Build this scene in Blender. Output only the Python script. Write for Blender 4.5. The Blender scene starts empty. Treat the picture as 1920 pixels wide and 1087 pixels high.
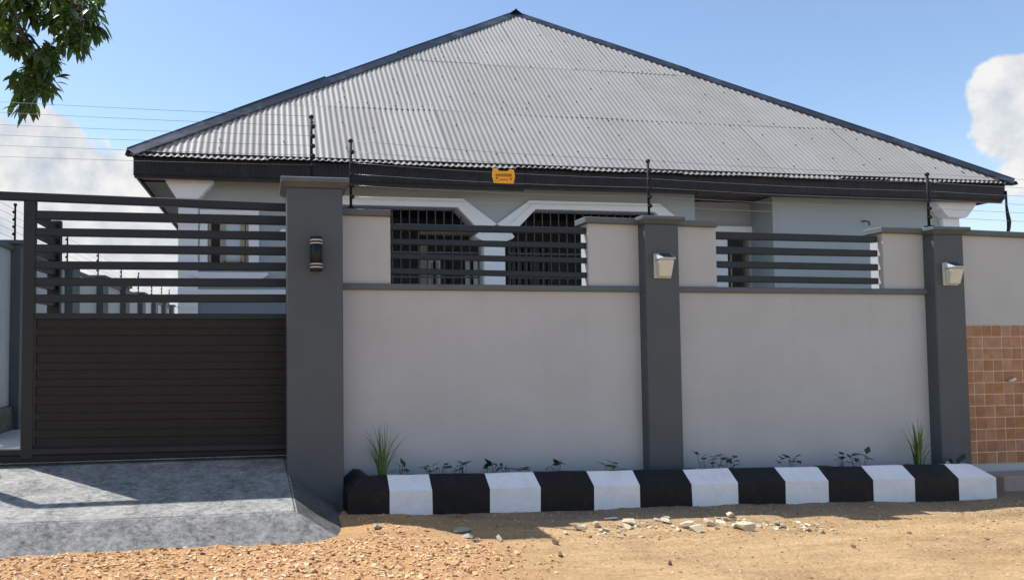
import bpy, bmesh, math, random
import numpy as np
from mathutils import Matrix, Vector

random.seed(7); rng = np.random.default_rng(7)
scene = bpy.context.scene
COL = scene.collection

# ------------------------------------------------------------------ camera
F_PX, CX, CY, CAM_H = 1350.0, 718.9, 587.4, 1.45
YAW, PITCH, ROLL = (math.radians(a) for a in (-9.10, 2.45, -0.40))
def _rot():
    cy, sy, cp, sp, cr, sr = (math.cos(YAW), math.sin(YAW), math.cos(PITCH), math.sin(PITCH), math.cos(ROLL), math.sin(ROLL))
    Rz = np.array([[cy, sy, 0], [-sy, cy, 0], [0, 0, 1]])
    Rx = np.array([[1, 0, 0], [0, cp, sp], [0, -sp, cp]])
    M = np.array([[1, 0, 0], [0, 0, -1], [0, 1, 0]]) @ Rx @ Rz
    return np.array([[cr, -sr, 0], [sr, cr, 0], [0, 0, 1]]) @ M
RC = _rot()
EYE = np.array([0, 0, CAM_H])
cam = bpy.data.cameras.new('camera'); cam_ob = bpy.data.objects.new('camera', cam); COL.objects.link(cam_ob)
cam.sensor_fit = 'HORIZONTAL'; cam.sensor_width = 36.0
cam.lens = F_PX / 1920 * 36
cam.shift_x = (960 - CX) / 1920; cam.shift_y = (CY - 543.5) / 1920
cam.clip_start = 0.05; cam.clip_end = 3000
m = Matrix.Identity(4)
for i in range(3):
    m[i][0] = RC[0][i]; m[i][1] = -RC[1][i]; m[i][2] = -RC[2][i]; m[i][3] = EYE[i]
cam_ob.matrix_world = m
scene.camera = cam_ob

# a photo pixel gives a direction; the plane it lies on gives the distance
def _ray(x, y): return RC.T @ np.array([(x - CX) / F_PX, (y - CY) / F_PX, 1.0])
def atY(x, y, Y): d = _ray(x, y); return EYE + d * (Y / d[1])
def atZ(x, y, z): d = _ray(x, y); return EYE + d * ((z - CAM_H) / d[2])
def atX(x, y, X): d = _ray(x, y); return EYE + d * (X / d[0])

# ------------------------------------------------------------------ sky, sun, exposure
SUN_TRAVEL = Vector((1.38, -1.03, -2.85)).normalized()      # the way the light goes
to_sun = -SUN_TRAVEL
sun_elev = math.asin(to_sun.z)
world = bpy.data.worlds.new('World'); scene.world = world; world.use_nodes = True
wn = world.node_tree.nodes; wl = world.node_tree.links
wn.clear()
def WN(t, **kw):
    n = wn.new(t)
    for k, v in kw.items(): setattr(n, k, v)
    return n
sky = WN('ShaderNodeTexSky'); sky.sky_type = 'NISHITA'; sky.sun_disc = False
sky.sun_elevation = sun_elev; sky.sun_rotation = math.atan2(to_sun.x, to_sun.y)
sky.air_density = 1.0; sky.dust_density = 0.5; sky.ozone_density = 1.6; sky.altitude = 20
SKY_STRENGTH = 0.138
out = WN('ShaderNodeOutputWorld'); bg = WN('ShaderNodeBackground'); bg.inputs['Strength'].default_value = SKY_STRENGTH
tc = WN('ShaderNodeTexCoord')
def vmath(op, a, b=None):
    n = WN('ShaderNodeVectorMath', operation=op); wl.new(a, n.inputs[0])
    if b is not None:
        if isinstance(b, (tuple, list)): n.inputs[1].default_value = b
        else: wl.new(b, n.inputs[1])
    return n
def fmath(op, a, b=None, c=None, clamp=False):
    n = WN('ShaderNodeMath', operation=op); n.use_clamp = clamp
    for i, v in enumerate((a, b, c)):
        if v is None: continue
        if isinstance(v, (int, float)): n.inputs[i].default_value = v
        else: wl.new(v, n.inputs[i])
    return n.outputs[0]
dirn = vmath('NORMALIZE', tc.outputs['Generated']).outputs[0]
nz = WN('ShaderNodeTexNoise'); nz.inputs['Scale'].default_value = 6.0; nz.inputs['Detail'].default_value = 9; nz.inputs['Roughness'].default_value = 0.60
wl.new(dirn, nz.inputs['Vector'])
nz2 = WN('ShaderNodeTexNoise'); nz2.inputs['Scale'].default_value = 21.0; nz2.inputs['Detail'].default_value = 7; nz2.inputs['Roughness'].default_value = 0.62
wl.new(dirn, nz2.inputs['Vector'])
# cumulus: puffs (a direction and an angular size each) broken up by noise
def puff_mask(puffs):
    acc = None
    for (px, py, r, sq) in puffs:
        d = _ray(px, py); d = d / np.linalg.norm(d)
        diff = vmath('SUBTRACT', dirn, tuple(d)); diff = vmath('MULTIPLY', diff.outputs[0], (1, 1, sq))
        ln = vmath('LENGTH', diff.outputs[0]).outputs['Value']
        f = fmath('SUBTRACT', 1.0, fmath('DIVIDE', ln, r / F_PX))
        acc = f if acc is None else fmath('SMOOTH_MAX', acc, f, 0.25)
    return acc
puffs = [(-60, 345, 140, 1.0), (60, 360, 120, 1.0), (150, 350, 95, 1.0), (205, 345, 62, 1.0), (95, 275, 62, 1), (-260, 300, 190, 1), (-460, 360, 220, 1), (150, 520, 260, 1.3), (-150, 560, 300, 1.3), (420, 610, 170, 1.4), (300, 470, 150, 1.2),
         (1905, 165, 48, 1.0), (1905, 232, 46, 1.0), (1960, 165, 58, 1.0), (1955, 245, 56, 1.0), (2060, 210, 90, 1), (2350, 330, 220, 1.2), (2250, 480, 200, 1.4)]
pm = puff_mask(puffs)
bump = fmath('ADD', fmath('MULTIPLY', fmath('SUBTRACT', nz.outputs['Fac'], 0.5), 1.25), fmath('MULTIPLY', fmath('SUBTRACT', nz2.outputs['Fac'], 0.5), 0.9))
edge = fmath('ADD', pm, bump)
cov = WN('ShaderNodeMapRange'); cov.interpolation_type = 'SMOOTHSTEP'; wl.new(edge, cov.inputs[0]); cov.inputs[1].default_value = 0.02; cov.inputs[2].default_value = 0.20
# scattered fair-weather cloud over the rest of the sky, behind the viewer too
sep = WN('ShaderNodeSeparateXYZ'); wl.new(dirn, sep.inputs[0])
nz3 = WN('ShaderNodeTexNoise'); nz3.inputs['Scale'].default_value = 2.3; nz3.inputs['Detail'].default_value = 9; nz3.inputs['Roughness'].default_value = 0.56
mp = WN('ShaderNodeMapping'); mp.inputs['Scale'].default_value = (1, 1, 2.2); wl.new(dirn, mp.inputs[0]); wl.new(mp.outputs[0], nz3.inputs['Vector'])
behind = WN('ShaderNodeMapRange'); wl.new(sep.outputs[1], behind.inputs[0]); behind.inputs[1].default_value = 0.35; behind.inputs[2].default_value = -0.05
cov2 = WN('ShaderNodeMapRange'); cov2.interpolation_type = 'SMOOTHSTEP'; wl.new(nz3.outputs['Fac'], cov2.inputs[0]); cov2.inputs[1].default_value = 0.50; cov2.inputs[2].default_value = 0.66
covb = fmath('MULTIPLY', cov2.outputs[0], behind.outputs[0])
coverage = fmath('MAXIMUM', cov.outputs[0], covb, clamp=True)
# thin haze towards the horizon
hz = WN('ShaderNodeMapRange'); hz.interpolation_type = 'SMOOTHSTEP'; wl.new(sep.outputs[2], hz.inputs[0]); hz.inputs[1].default_value = 0.26; hz.inputs[2].default_value = 0.0; hz.inputs[4].default_value = 0.5
mixh = WN('ShaderNodeMixRGB'); wl.new(hz.outputs[0], mixh.inputs[0]); wl.new(sky.outputs[0], mixh.inputs[1]); mixh.inputs[2].default_value = (4.1, 4.6, 5.0, 1)
shade = WN('ShaderNodeMapRange'); wl.new(nz2.outputs['Fac'], shade.inputs[0]); shade.inputs[1].default_value = 0.3; shade.inputs[2].default_value = 0.62
ccol = WN('ShaderNodeMixRGB'); wl.new(shade.outputs[0], ccol.inputs[0]); ccol.inputs[1].default_value = (2.9, 3.2, 3.6, 1); ccol.inputs[2].default_value = (4.6, 4.6, 4.55, 1)
mixc = WN('ShaderNodeMixRGB'); wl.new(coverage, mixc.inputs[0]); wl.new(mixh.outputs[0], mixc.inputs[1]); wl.new(ccol.outputs[0], mixc.inputs[2])
wl.new(mixc.outputs[0], bg.inputs['Color']); wl.new(bg.outputs[0], out.inputs[0])

sun = bpy.data.lights.new('sun', 'SUN'); sun.energy = 4.7; sun.angle = math.radians(0.53); sun.color = (1.0, 0.965, 0.91)
sun_ob = bpy.data.objects.new('sun', sun); COL.objects.link(sun_ob)
sun_ob.rotation_euler = SUN_TRAVEL.to_track_quat('-Z', 'Y').to_euler(); sun_ob.location = (-6, 8, 15)
scene.view_settings.view_transform = 'Standard'; scene.view_settings.look = 'None'
scene.view_settings.exposure = 0.52; scene.view_settings.gamma = 1.0; scene.view_settings.use_curve_mapping = False

# ------------------------------------------------------------------ materials
MAT = {}
def material(name, base, rough=0.8, var=0.12, scale=3.0, bump=0.0, bscale=60.0, metallic=0.0, streak=0.0, spec=0.5, stain=None, hue=None, speck=0.0, coord='pos'):
    mt = bpy.data.materials.new(name); mt.use_nodes = True; nt = mt.node_tree; N = nt.nodes; L = nt.links
    b = N['Principled BSDF']; b.inputs['Roughness'].default_value = rough; b.inputs['Metallic'].default_value = metallic
    b.inputs['Specular IOR Level'].default_value = spec
    if coord == 'pos': src = N.new('ShaderNodeNewGeometry').outputs['Position']
    else: src = N.new('ShaderNodeTexCoord').outputs['Object']
    n1 = N.new('ShaderNodeTexNoise'); n1.inputs['Scale'].default_value = scale; n1.inputs['Detail'].default_value = 8; n1.inputs['Roughness'].default_value = 0.62; L.new(src, n1.inputs['Vector'])
    cr = N.new('ShaderNodeValToRGB'); cr.color_ramp.elements[0].position = 0.32; cr.color_ramp.elements[1].position = 0.70
    lo = tuple(c * (1 - var) for c in base); hi = tuple(min(1, c * (1 + var)) for c in base)
    if hue: lo = tuple(a * h for a, h in zip(lo, hue))
    cr.color_ramp.elements[0].color = (*lo, 1); cr.color_ramp.elements[1].color = (*hi, 1)
    L.new(n1.outputs['Fac'], cr.inputs[0]); colr = cr.outputs[0]
    def mul(fac_socket, color, amount):
        nonlocal colr
        mx = N.new('ShaderNodeMixRGB'); mx.blend_type = 'MIX'; mx.inputs[2].default_value = (*color, 1)
        sc = N.new('ShaderNodeMath'); sc.operation = 'MULTIPLY'; sc.inputs[1].default_value = amount; L.new(fac_socket, sc.inputs[0])
        L.new(sc.outputs[0], mx.inputs[0]); L.new(colr, mx.inputs[1]); colr = mx.outputs[0]
    if streak:
        mpn = N.new('ShaderNodeMapping'); mpn.inputs['Scale'].default_value = (9, 9, 0.7); L.new(src, mpn.inputs[0])
        n2 = N.new('ShaderNodeTexNoise'); n2.inputs['Scale'].default_value = 1.0; n2.inputs['Detail'].default_value = 6; L.new(mpn.outputs[0], n2.inputs['Vector'])
        r2 = N.new('ShaderNodeMapRange'); r2.inputs[1].default_value = 0.52; r2.inputs[2].default_value = 0.78; L.new(n2.outputs['Fac'], r2.inputs[0])
        mul(r2.outputs[0], tuple(c * 0.62 for c in base), streak)
    if stain:
        n3 = N.new('ShaderNodeTexNoise'); n3.inputs['Scale'].default_value = stain[1]; n3.inputs['Detail'].default_value = 10; n3.inputs['Roughness'].default_value = 0.7; L.new(src, n3.inputs['Vector'])
        r3 = N.new('ShaderNodeMapRange'); r3.inputs[1].default_value = 0.5; r3.inputs[2].default_value = 0.68; L.new(n3.outputs['Fac'], r3.inputs[0])
        mul(r3.outputs[0], stain[0], stain[2])
    if speck:
        n4 = N.new('ShaderNodeTexNoise'); n4.inputs['Scale'].default_value = 160; n4.inputs['Detail'].default_value = 3; L.new(src, n4.inputs['Vector'])
        r4 = N.new('ShaderNodeMapRange'); r4.inputs[1].default_value = 0.45; r4.inputs[2].default_value = 0.7; L.new(n4.outputs['Fac'], r4.inputs[0])
        mul(r4.outputs[0], tuple(c * 0.55 for c in base), speck)
    L.new(colr, b.inputs['Base Color'])
    if bump:
        nb = N.new('ShaderNodeTexNoise'); nb.inputs['Scale'].default_value = bscale; nb.inputs['Detail'].default_value = 5; L.new(src, nb.inputs['Vector'])
        bp = N.new('ShaderNodeBump'); bp.inputs['Strength'].default_value = bump; bp.inputs['Distance'].default_value = 0.01; L.new(nb.outputs['Fac'], bp.inputs['Height']); L.new(bp.outputs[0], b.inputs['Normal'])
    MAT[name] = mt
    return mt
material('wall_paint', (0.430, 0.455, 0.468), 0.75, 0.05, 1.3, 0.25, 90, streak=0.10, stain=((0.37, 0.39, 0.40), 1.1, 0.3))
material('pillar_paint', (0.064, 0.080, 0.092), 0.62, 0.08, 2.0, 0.22, 80, streak=0.12, stain=((0.07, 0.082, 0.09), 2.3, 0.5))
material('cap_paint', (0.098, 0.115, 0.128), 0.7, 0.12, 4, 0.25, 70, streak=0.15)
material('rail_metal', (0.014, 0.021, 0.027), 0.45, 0.15, 6, 0.05, 120, spec=0.35)
material('gate_metal', (0.0125, 0.017, 0.022), 0.45, 0.12, 5, 0.04, 140, spec=0.35)
material('gate_board', (0.0145, 0.0130, 0.0125), 0.55, 0.2, 8, 0.35, 55, spec=0.3)
material('kerb_black', (0.0085, 0.0080, 0.0085), 0.55, 0.25, 12, 0.4, 60, stain=((0.040, 0.024, 0.016), 6, 0.45), spec=0.3)
material('kerb_white', (0.80, 0.81, 0.83), 0.6, 0.06, 6, 0.35, 60, stain=((0.64, 0.60, 0.55), 9, 0.35))
material('house_paint', (0.345, 0.385, 0.40), 0.8, 0.05, 1.2, 0.2, 90, streak=0.10)
material('house_dado', (0.20, 0.235, 0.28), 0.8, 0.06, 1.2, 0.2, 90)
material('house_white', (0.76, 0.785, 0.80), 0.7, 0.04, 3, 0.15, 80, streak=0.06)
material('stone_beige', (0.36, 0.33, 0.28), 0.8, 0.1, 4, 0.2, 60)
material('roof_sheet', (0.300, 0.298, 0.290), 0.62, 0.05, 2.2, 0.0, metallic=0.0, spec=0.25, streak=0.0, stain=((0.25, 0.245, 0.235), 3.2, 0.3), speck=0.10)
material('roof_sheet_pale', (0.318, 0.315, 0.304), 0.62, 0.05, 2.2, 0.0, metallic=0.0, spec=0.25, stain=((0.27, 0.265, 0.25), 3.0, 0.25), speck=0.10)
material('roof_sheet_dull', (0.288, 0.284, 0.272), 0.65, 0.06, 2.2, 0.0, metallic=0.0, spec=0.25, stain=((0.235, 0.228, 0.215), 3.0, 0.3), speck=0.12)
material('ridge_metal', (0.030, 0.040, 0.058), 0.34, 0.2, 4, 0.05, 50, metallic=0.3, stain=((0.15, 0.17, 0.20), 2.2, 0.6))
material('fascia', (0.009, 0.012, 0.017), 0.42, 0.3, 5, 0.1, 60, streak=0.5, stain=((0.028, 0.034, 0.045), 5, 0.5), spec=0.35)
material('soffit', (0.050, 0.036, 0.030), 0.5, 0.2, 6, 0.05)
material('dark_metal', (0.010, 0.010, 0.012), 0.65, 0.2, 10, spec=0.2)
material('bar_metal', (0.045, 0.048, 0.055), 0.45, 0.2, 10)
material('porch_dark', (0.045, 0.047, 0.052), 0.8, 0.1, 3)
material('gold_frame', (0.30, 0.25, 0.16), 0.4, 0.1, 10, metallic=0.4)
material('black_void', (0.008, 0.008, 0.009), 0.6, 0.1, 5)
material('plastic_black', (0.010, 0.012, 0.014), 0.5, 0.1, 10, spec=0.3)
material('silver', (0.5, 0.5, 0.49), 0.35, 0.05, 10, metallic=0.15)
material('lamp_white', (0.50, 0.53, 0.54), 0.7, 0.05, 10)
material('lamp_lens', (0.58, 0.59, 0.52), 0.35, 0.08, 20, stain=((0.50, 0.50, 0.42), 25, 0.35))
material('sign_yellow', (0.82, 0.40, 0.012), 0.5, 0.06, 20)
material('sign_ink', (0.33, 0.11, 0.008), 0.6, 0.1, 20)
material('sign_red', (0.50, 0.07, 0.01), 0.6, 0.1, 20)
material('wire_steel', (0.30, 0.31, 0.32), 0.4, 0.1, 10, metallic=0.7)
material('wire_dark', (0.11, 0.12, 0.13), 0.5, 0.1, 10)
material('concrete_floor', (0.46, 0.45, 0.43), 0.85, 0.10, 1.5, 0.3, 30, stain=((0.30, 0.29, 0.28), 1.2, 0.5))
material('soil', (0.07, 0.05, 0.035), 0.95, 0.3, 15, 0.8, 40)
material('plinth_pink', (0.34, 0.27, 0.23), 0.85, 0.12, 5, 0.3, 50, stain=((0.36, 0.34, 0.33), 4, 0.6))
material('grout', (0.66, 0.50, 0.34), 0.9, 0.12, 20, 0.3, 80)
for k, c in enumerate([(0.29, 0.135, 0.068), (0.32, 0.16, 0.088), (0.27, 0.115, 0.050), (0.33, 0.185, 0.115), (0.30, 0.125, 0.047)]):
    material('tile_%d' % k, c, 0.45, 0.25, 14, 0.15, 90, stain=(tuple(v * 1.45 for v in c), 20, 0.4))
material('bark', (0.10, 0.075, 0.055), 0.9, 0.3, 12, 0.8, 30)
material('blade', (0.095, 0.165, 0.03), 0.5, 0.3, 30)
material('weed', (0.022, 0.034, 0.016), 0.6, 0.3, 30)
material('neigh_wall', (0.44, 0.47, 0.475), 0.8, 0.06, 1.5, 0.2, 80, streak=0.12)
material('neigh_pillar', (0.085, 0.10, 0.105), 0.7, 0.1, 2, 0.2, 80)
material('plinth_dark', (0.05, 0.05, 0.055), 0.6, 0.4, 9, 0.3, 30, stain=((0.22, 0.22, 0.23), 8, 0.6))
material('stone_pale', (0.58, 0.49, 0.35), 0.9, 0.2, 25, 0.5, 60, coord='obj')
material('stone_brown', (0.20, 0.13, 0.08), 0.9, 0.25, 25, 0.5, 60, coord='obj')
material('stone_gray', (0.36, 0.33, 0.28), 0.9, 0.2, 25, 0.5, 60, coord='obj')

def leaf_material():
    mt = bpy.data.materials.new('leaf'); mt.use_nodes = True; nt = mt.node_tree; N = nt.nodes; L = nt.links
    b = N['Principled BSDF']; b.inputs['Roughness'].default_value = 0.42
    at = N.new('ShaderNodeAttribute'); at.attribute_name = 'tint'
    cr = N.new('ShaderNodeValToRGB'); cr.color_ramp.elements[0].color = (0.020, 0.045, 0.012, 1); cr.color_ramp.elements[1].color = (0.075, 0.13, 0.022, 1)
    L.new(at.outputs['Fac'], cr.inputs[0]); L.new(cr.outputs[0], b.inputs['Base Color'])
    tr = N.new('ShaderNodeBsdfTranslucent'); tr.inputs[0].default_value = (0.10, 0.20, 0.03, 1)
    mx = N.new('ShaderNodeMixShader'); mx.inputs[0].default_value = 0.25
    L.new(b.outputs[0], mx.inputs[1]); L.new(tr.outputs[0], mx.inputs[2]); L.new(mx.outputs[0], N['Material Output'].inputs[0])
    MAT['leaf'] = mt
leaf_material()
def glass_material(name, col, rough):
    mt = bpy.data.materials.new(name); mt.use_nodes = True; b = mt.node_tree.nodes['Principled BSDF']
    b.inputs['Base Color'].default_value = (*col, 1); b.inputs['Roughness'].default_value = rough; b.inputs['Specular IOR Level'].default_value = 0.9
    n = mt.node_tree.nodes.new('ShaderNodeTexNoise'); n.inputs['Scale'].default_value = 3
    bp = mt.node_tree.nodes.new('ShaderNodeBump'); bp.inputs['Strength'].default_value = 0.03
    mt.node_tree.links.new(n.outputs['Fac'], bp.inputs['Height']); mt.node_tree.links.new(bp.outputs[0], b.inputs['Normal'])
    MAT[name] = mt
glass_material('pane_curtain', (0.42, 0.47, 0.50), 0.12)
glass_material('pane_dark', (0.02, 0.022, 0.025), 0.08)

def chip_material(name, cols, rough=0.9):
    mt = bpy.data.materials.new(name); mt.use_nodes = True; N = mt.node_tree.nodes; L = mt.node_tree.links
    b = N['Principled BSDF']; b.inputs['Roughness'].default_value = rough
    at = N.new('ShaderNodeAttribute'); at.attribute_name = 'tint'
    cr = N.new('ShaderNodeValToRGB')
    el = cr.color_ramp.elements
    for i, c in enumerate(cols):
        e = el[i] if i < 2 else el.new(0.5)
        e.color = (*c, 1)
    for i, e in enumerate(el): e.position = i / (len(cols) - 1)
    for i, c in enumerate(cols): el[i].color = (*c, 1)
    L.new(at.outputs['Fac'], cr.inputs[0]); L.new(cr.outputs[0], b.inputs['Base Color'])
    MAT[name] = mt
chip_material('chips', [(0.24, 0.11, 0.05), (0.46, 0.25, 0.115), (0.57, 0.335, 0.165), (0.62, 0.40, 0.215), (0.66, 0.52, 0.36)])
chip_material('sand_chips', [(0.18, 0.11, 0.06), (0.36, 0.24, 0.13), (0.5, 0.36, 0.2), (0.6, 0.48, 0.33)])

def ground_material():
    mt = bpy.data.materials.new('dirt'); mt.use_nodes = True; N = mt.node_tree.nodes; L = mt.node_tree.links
    b = N['Principled BSDF']; b.inputs['Roughness'].default_value = 0.95; b.inputs['Specular IOR Level'].default_value = 0.2
    g = N.new('ShaderNodeNewGeometry'); P = g.outputs['Position']
    def noise(s, d, r=0.6, v=None):
        n = N.new('ShaderNodeTexNoise'); n.inputs['Scale'].default_value = s; n.inputs['Detail'].default_value = d; n.inputs['Roughness'].default_value = r; L.new(v or P, n.inputs['Vector']); return n.outputs['Fac']
    def ramp(f, c0, c1, p0, p1):
        r = N.new('ShaderNodeValToRGB'); r.color_ramp.elements[0].position = p0; r.color_ramp.elements[1].position = p1
        r.color_ramp.elements[0].color = (*c0, 1); r.color_ramp.elements[1].color = (*c1, 1); L.new(f, r.inputs[0]); return r.outputs[0]
    def mixc(f, a, c):
        x = N.new('ShaderNodeMixRGB'); L.new(f, x.inputs[0]); L.new(a, x.inputs[1]); L.new(c, x.inputs[2]); return x.outputs[0]
    mpg = N.new('ShaderNodeMapping'); mpg.inputs['Scale'].default_value = (0.5, 1.8, 1); L.new(P, mpg.inputs[0])
    sand = ramp(noise(2.0, 12, 0.72, mpg.outputs[0]), (0.25, 0.145, 0.062), (0.56, 0.385, 0.20), 0.34, 0.64)
    fine = ramp(noise(38, 8, 0.75), (0.17, 0.10, 0.048), (0.62, 0.45, 0.26), 0.36, 0.66)
    base = N.new('ShaderNodeMixRGB'); base.inputs[0].default_value = 0.45; L.new(sand, base.inputs[1]); L.new(fine, base.inputs[2])
    grav = ramp(noise(60, 6, 0.7), (0.32, 0.17, 0.075), (0.58, 0.37, 0.19), 0.33, 0.68)
    sx = N.new('ShaderNodeSeparateXYZ'); L.new(P, sx.inputs[0])
    ad = N.new('ShaderNodeMath'); ad.operation = 'MULTIPLY_ADD'; L.new(noise(1.6, 6), ad.inputs[0]); ad.inputs[1].default_value = 1.6; L.new(sx.outputs[0], ad.inputs[2])
    zone = N.new('ShaderNodeMapRange'); L.new(ad.outputs[0], zone.inputs[0]); zone.inputs[1].default_value = 2.9; zone.inputs[2].default_value = 1.9
    yl = N.new('ShaderNodeMapRange'); L.new(sx.outputs[1], yl.inputs[0]); yl.inputs[1].default_value = 7.2; yl.inputs[2].default_value = 6.4
    zy = N.new('ShaderNodeMath'); zy.operation = 'MULTIPLY'; L.new(zone.outputs[0], zy.inputs[0]); L.new(yl.outputs[0], zy.inputs[1])
    c = mixc(zy.outputs[0], base.outputs[0], grav)
    # greyer, darker ground towards the kerb
    ny = N.new('ShaderNodeMath'); ny.operation = 'MULTIPLY_ADD'; L.new(noise(2.5, 6), ny.inputs[0]); ny.inputs[1].default_value = 0.6; L.new(sx.outputs[1], ny.inputs[2])
    kz = N.new('ShaderNodeMapRange'); L.new(ny.outputs[0], kz.inputs[0]); kz.inputs[1].default_value = 5.75; kz.inputs[2].default_value = 6.35; kz.inputs[4].default_value = 0.85
    inv = N.new('ShaderNodeMath'); inv.operation = 'SUBTRACT'; inv.inputs[0].default_value = 1; L.new(zone.outputs[0], inv.inputs[1])
    kk = N.new('ShaderNodeMath'); kk.operation = 'MULTIPLY'; L.new(kz.outputs[0], kk.inputs[0]); L.new(inv.outputs[0], kk.inputs[1])
    gray = ramp(noise(30, 6, 0.7), (0.15, 0.115, 0.085), (0.33, 0.27, 0.21), 0.35, 0.68)
    c = mixc(kk.outputs[0], c, gray)
    L.new(c, b.inputs['Base Color'])
    bp = N.new('ShaderNodeBump'); bp.inputs['Strength'].default_value = 0.7; bp.inputs['Distance'].default_value = 0.02; L.new(noise(70, 8, 0.7), bp.inputs['Height']); L.new(bp.outputs[0], b.inputs['Normal'])
    MAT['dirt'] = mt
ground_material()
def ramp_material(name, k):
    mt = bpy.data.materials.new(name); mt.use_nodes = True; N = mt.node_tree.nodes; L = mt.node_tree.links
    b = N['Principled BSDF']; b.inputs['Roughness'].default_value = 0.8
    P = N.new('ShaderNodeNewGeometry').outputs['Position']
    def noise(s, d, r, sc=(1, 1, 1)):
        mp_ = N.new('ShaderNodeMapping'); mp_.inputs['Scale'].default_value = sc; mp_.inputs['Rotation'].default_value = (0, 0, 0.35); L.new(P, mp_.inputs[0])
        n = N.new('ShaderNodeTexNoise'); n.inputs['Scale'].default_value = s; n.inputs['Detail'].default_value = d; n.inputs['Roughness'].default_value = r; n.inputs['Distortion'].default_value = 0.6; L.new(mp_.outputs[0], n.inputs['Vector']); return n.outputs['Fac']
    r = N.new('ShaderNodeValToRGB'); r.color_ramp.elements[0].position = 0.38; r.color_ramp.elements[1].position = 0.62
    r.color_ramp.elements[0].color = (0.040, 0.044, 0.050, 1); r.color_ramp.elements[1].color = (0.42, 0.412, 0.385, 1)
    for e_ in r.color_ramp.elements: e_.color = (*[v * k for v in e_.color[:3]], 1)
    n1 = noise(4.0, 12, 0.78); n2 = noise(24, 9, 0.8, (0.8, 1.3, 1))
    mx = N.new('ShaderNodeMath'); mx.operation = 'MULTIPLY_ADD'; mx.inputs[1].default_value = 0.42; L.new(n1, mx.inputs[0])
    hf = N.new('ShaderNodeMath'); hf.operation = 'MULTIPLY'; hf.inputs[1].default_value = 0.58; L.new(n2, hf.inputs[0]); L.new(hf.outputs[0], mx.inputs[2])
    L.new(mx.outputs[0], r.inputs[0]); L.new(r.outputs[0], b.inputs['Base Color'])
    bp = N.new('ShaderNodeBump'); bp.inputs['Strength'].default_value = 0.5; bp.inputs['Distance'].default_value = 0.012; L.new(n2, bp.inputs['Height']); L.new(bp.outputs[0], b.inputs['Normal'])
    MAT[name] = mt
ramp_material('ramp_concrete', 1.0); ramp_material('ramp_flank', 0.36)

# ------------------------------------------------------------------ building helpers
def link(name, me, mat=None, parent=None):
    o = bpy.data.objects.new(name, me); COL.objects.link(o)
    if mat is not None and me is not None and not me.materials: me.materials.append(MAT[mat])
    if parent is not None:
        o.parent = parent; o.matrix_parent_inverse = Matrix.Translation(-base_of(parent))
    return o
_base = {}
def base_of(o): return _base.get(o.name, Vector((0, 0, 0)))
def tag(o, label, cat, group=None):
    o['label'] = label; o['category'] = cat
    if group: o['group'] = group
    return o
def thing(name, label, cat, loc=(0, 0, 0), group=None):
    o = bpy.data.objects.new(name, None); COL.objects.link(o); o.location = loc; o.empty_display_size = 0.1
    _base[o.name] = Vector(loc)
    return tag(o, label, cat, group)
def mesh(name, verts, faces, mat, parent=None, smooth=False):
    me = bpy.data.meshes.new(name); me.from_pydata([tuple(map(float, v)) for v in verts], [], faces); me.update()
    if smooth: me.polygons.foreach_set('use_smooth', [True] * len(me.polygons))
    return link(name, me, mat, parent)
def bm_obj(name, bm, mat, parent=None, smooth=False):
    bmesh.ops.recalc_face_normals(bm, faces=bm.faces)
    me = bpy.data.meshes.new(name); bm.to_mesh(me); bm.free()
    if smooth: me.polygons.foreach_set('use_smooth', [True] * len(me.polygons))
    return link(name, me, mat, parent)
def bm_box(bm, x0, x1, y0, y1, z0, z1, bev=0.0):
    vs = [bm.verts.new(p) for p in ((x0, y0, z0), (x1, y0, z0), (x1, y1, z0), (x0, y1, z0), (x0, y0, z1), (x1, y0, z1), (x1, y1, z1), (x0, y1, z1))]
    fs = [bm.faces.new([vs[i] for i in q]) for q in ((3, 2, 1, 0), (4, 5, 6, 7), (0, 1, 5, 4), (1, 2, 6, 5), (2, 3, 7, 6), (3, 0, 4, 7))]
    if bev:
        es = list({e for f in fs for e in f.edges})
        bmesh.ops.bevel(bm, geom=es, offset=bev, segments=1, affect='EDGES')
def box(name, x0, x1, y0, y1, z0, z1, mat, parent=None, bev=0.0):
    bm = bmesh.new(); bm_box(bm, min(x0, x1), max(x0, x1), min(y0, y1), max(y0, y1), min(z0, z1), max(z0, z1), bev)
    return bm_obj(name, bm, mat, parent)
def hexa(name, p8, mat, parent=None, bev=0.0):      # box with eight free corners, bottom ring then top ring
    bm = bmesh.new(); vs = [bm.verts.new(p) for p in p8]
    for q in ((3, 2, 1, 0), (4, 5, 6, 7), (0, 1, 5, 4), (1, 2, 6, 5), (2, 3, 7, 6), (3, 0, 4, 7)): bm.faces.new([vs[i] for i in q])
    if bev: bmesh.ops.bevel(bm, geom=list(bm.edges), offset=bev, segments=1, affect='EDGES')
    return bm_obj(name, bm, mat, parent)
def tiltbox(name, x0, x1, y0, y1, zb0, zb1, zt0, zt1, mat, parent=None, bev=0.0):   # heights differ at the two x ends
    return hexa(name, [(x0, y0, zb0), (x1, y0, zb1), (x1, y1, zb1), (x0, y1, zb0), (x0, y0, zt0), (x1, y0, zt1), (x1, y1, zt1), (x0, y1, zt0)], mat, parent, bev)
def prism(name, poly, y0, y1, mat, parent=None, bev=0.0):     # outline in x,z pushed through y
    bm = bmesh.new()
    a = [bm.verts.new((x, y0, z)) for x, z in poly]; b = [bm.verts.new((x, y1, z)) for x, z in poly]
    bm.faces.new(a); bm.faces.new(b[::-1])
    for i in range(len(a)): bm.faces.new((a[i - 1], a[i], b[i], b[i - 1]))
    if bev: bmesh.ops.bevel(bm, geom=list(bm.edges), offset=bev, segments=1, affect='EDGES')
    return bm_obj(name, bm, mat, parent)
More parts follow.
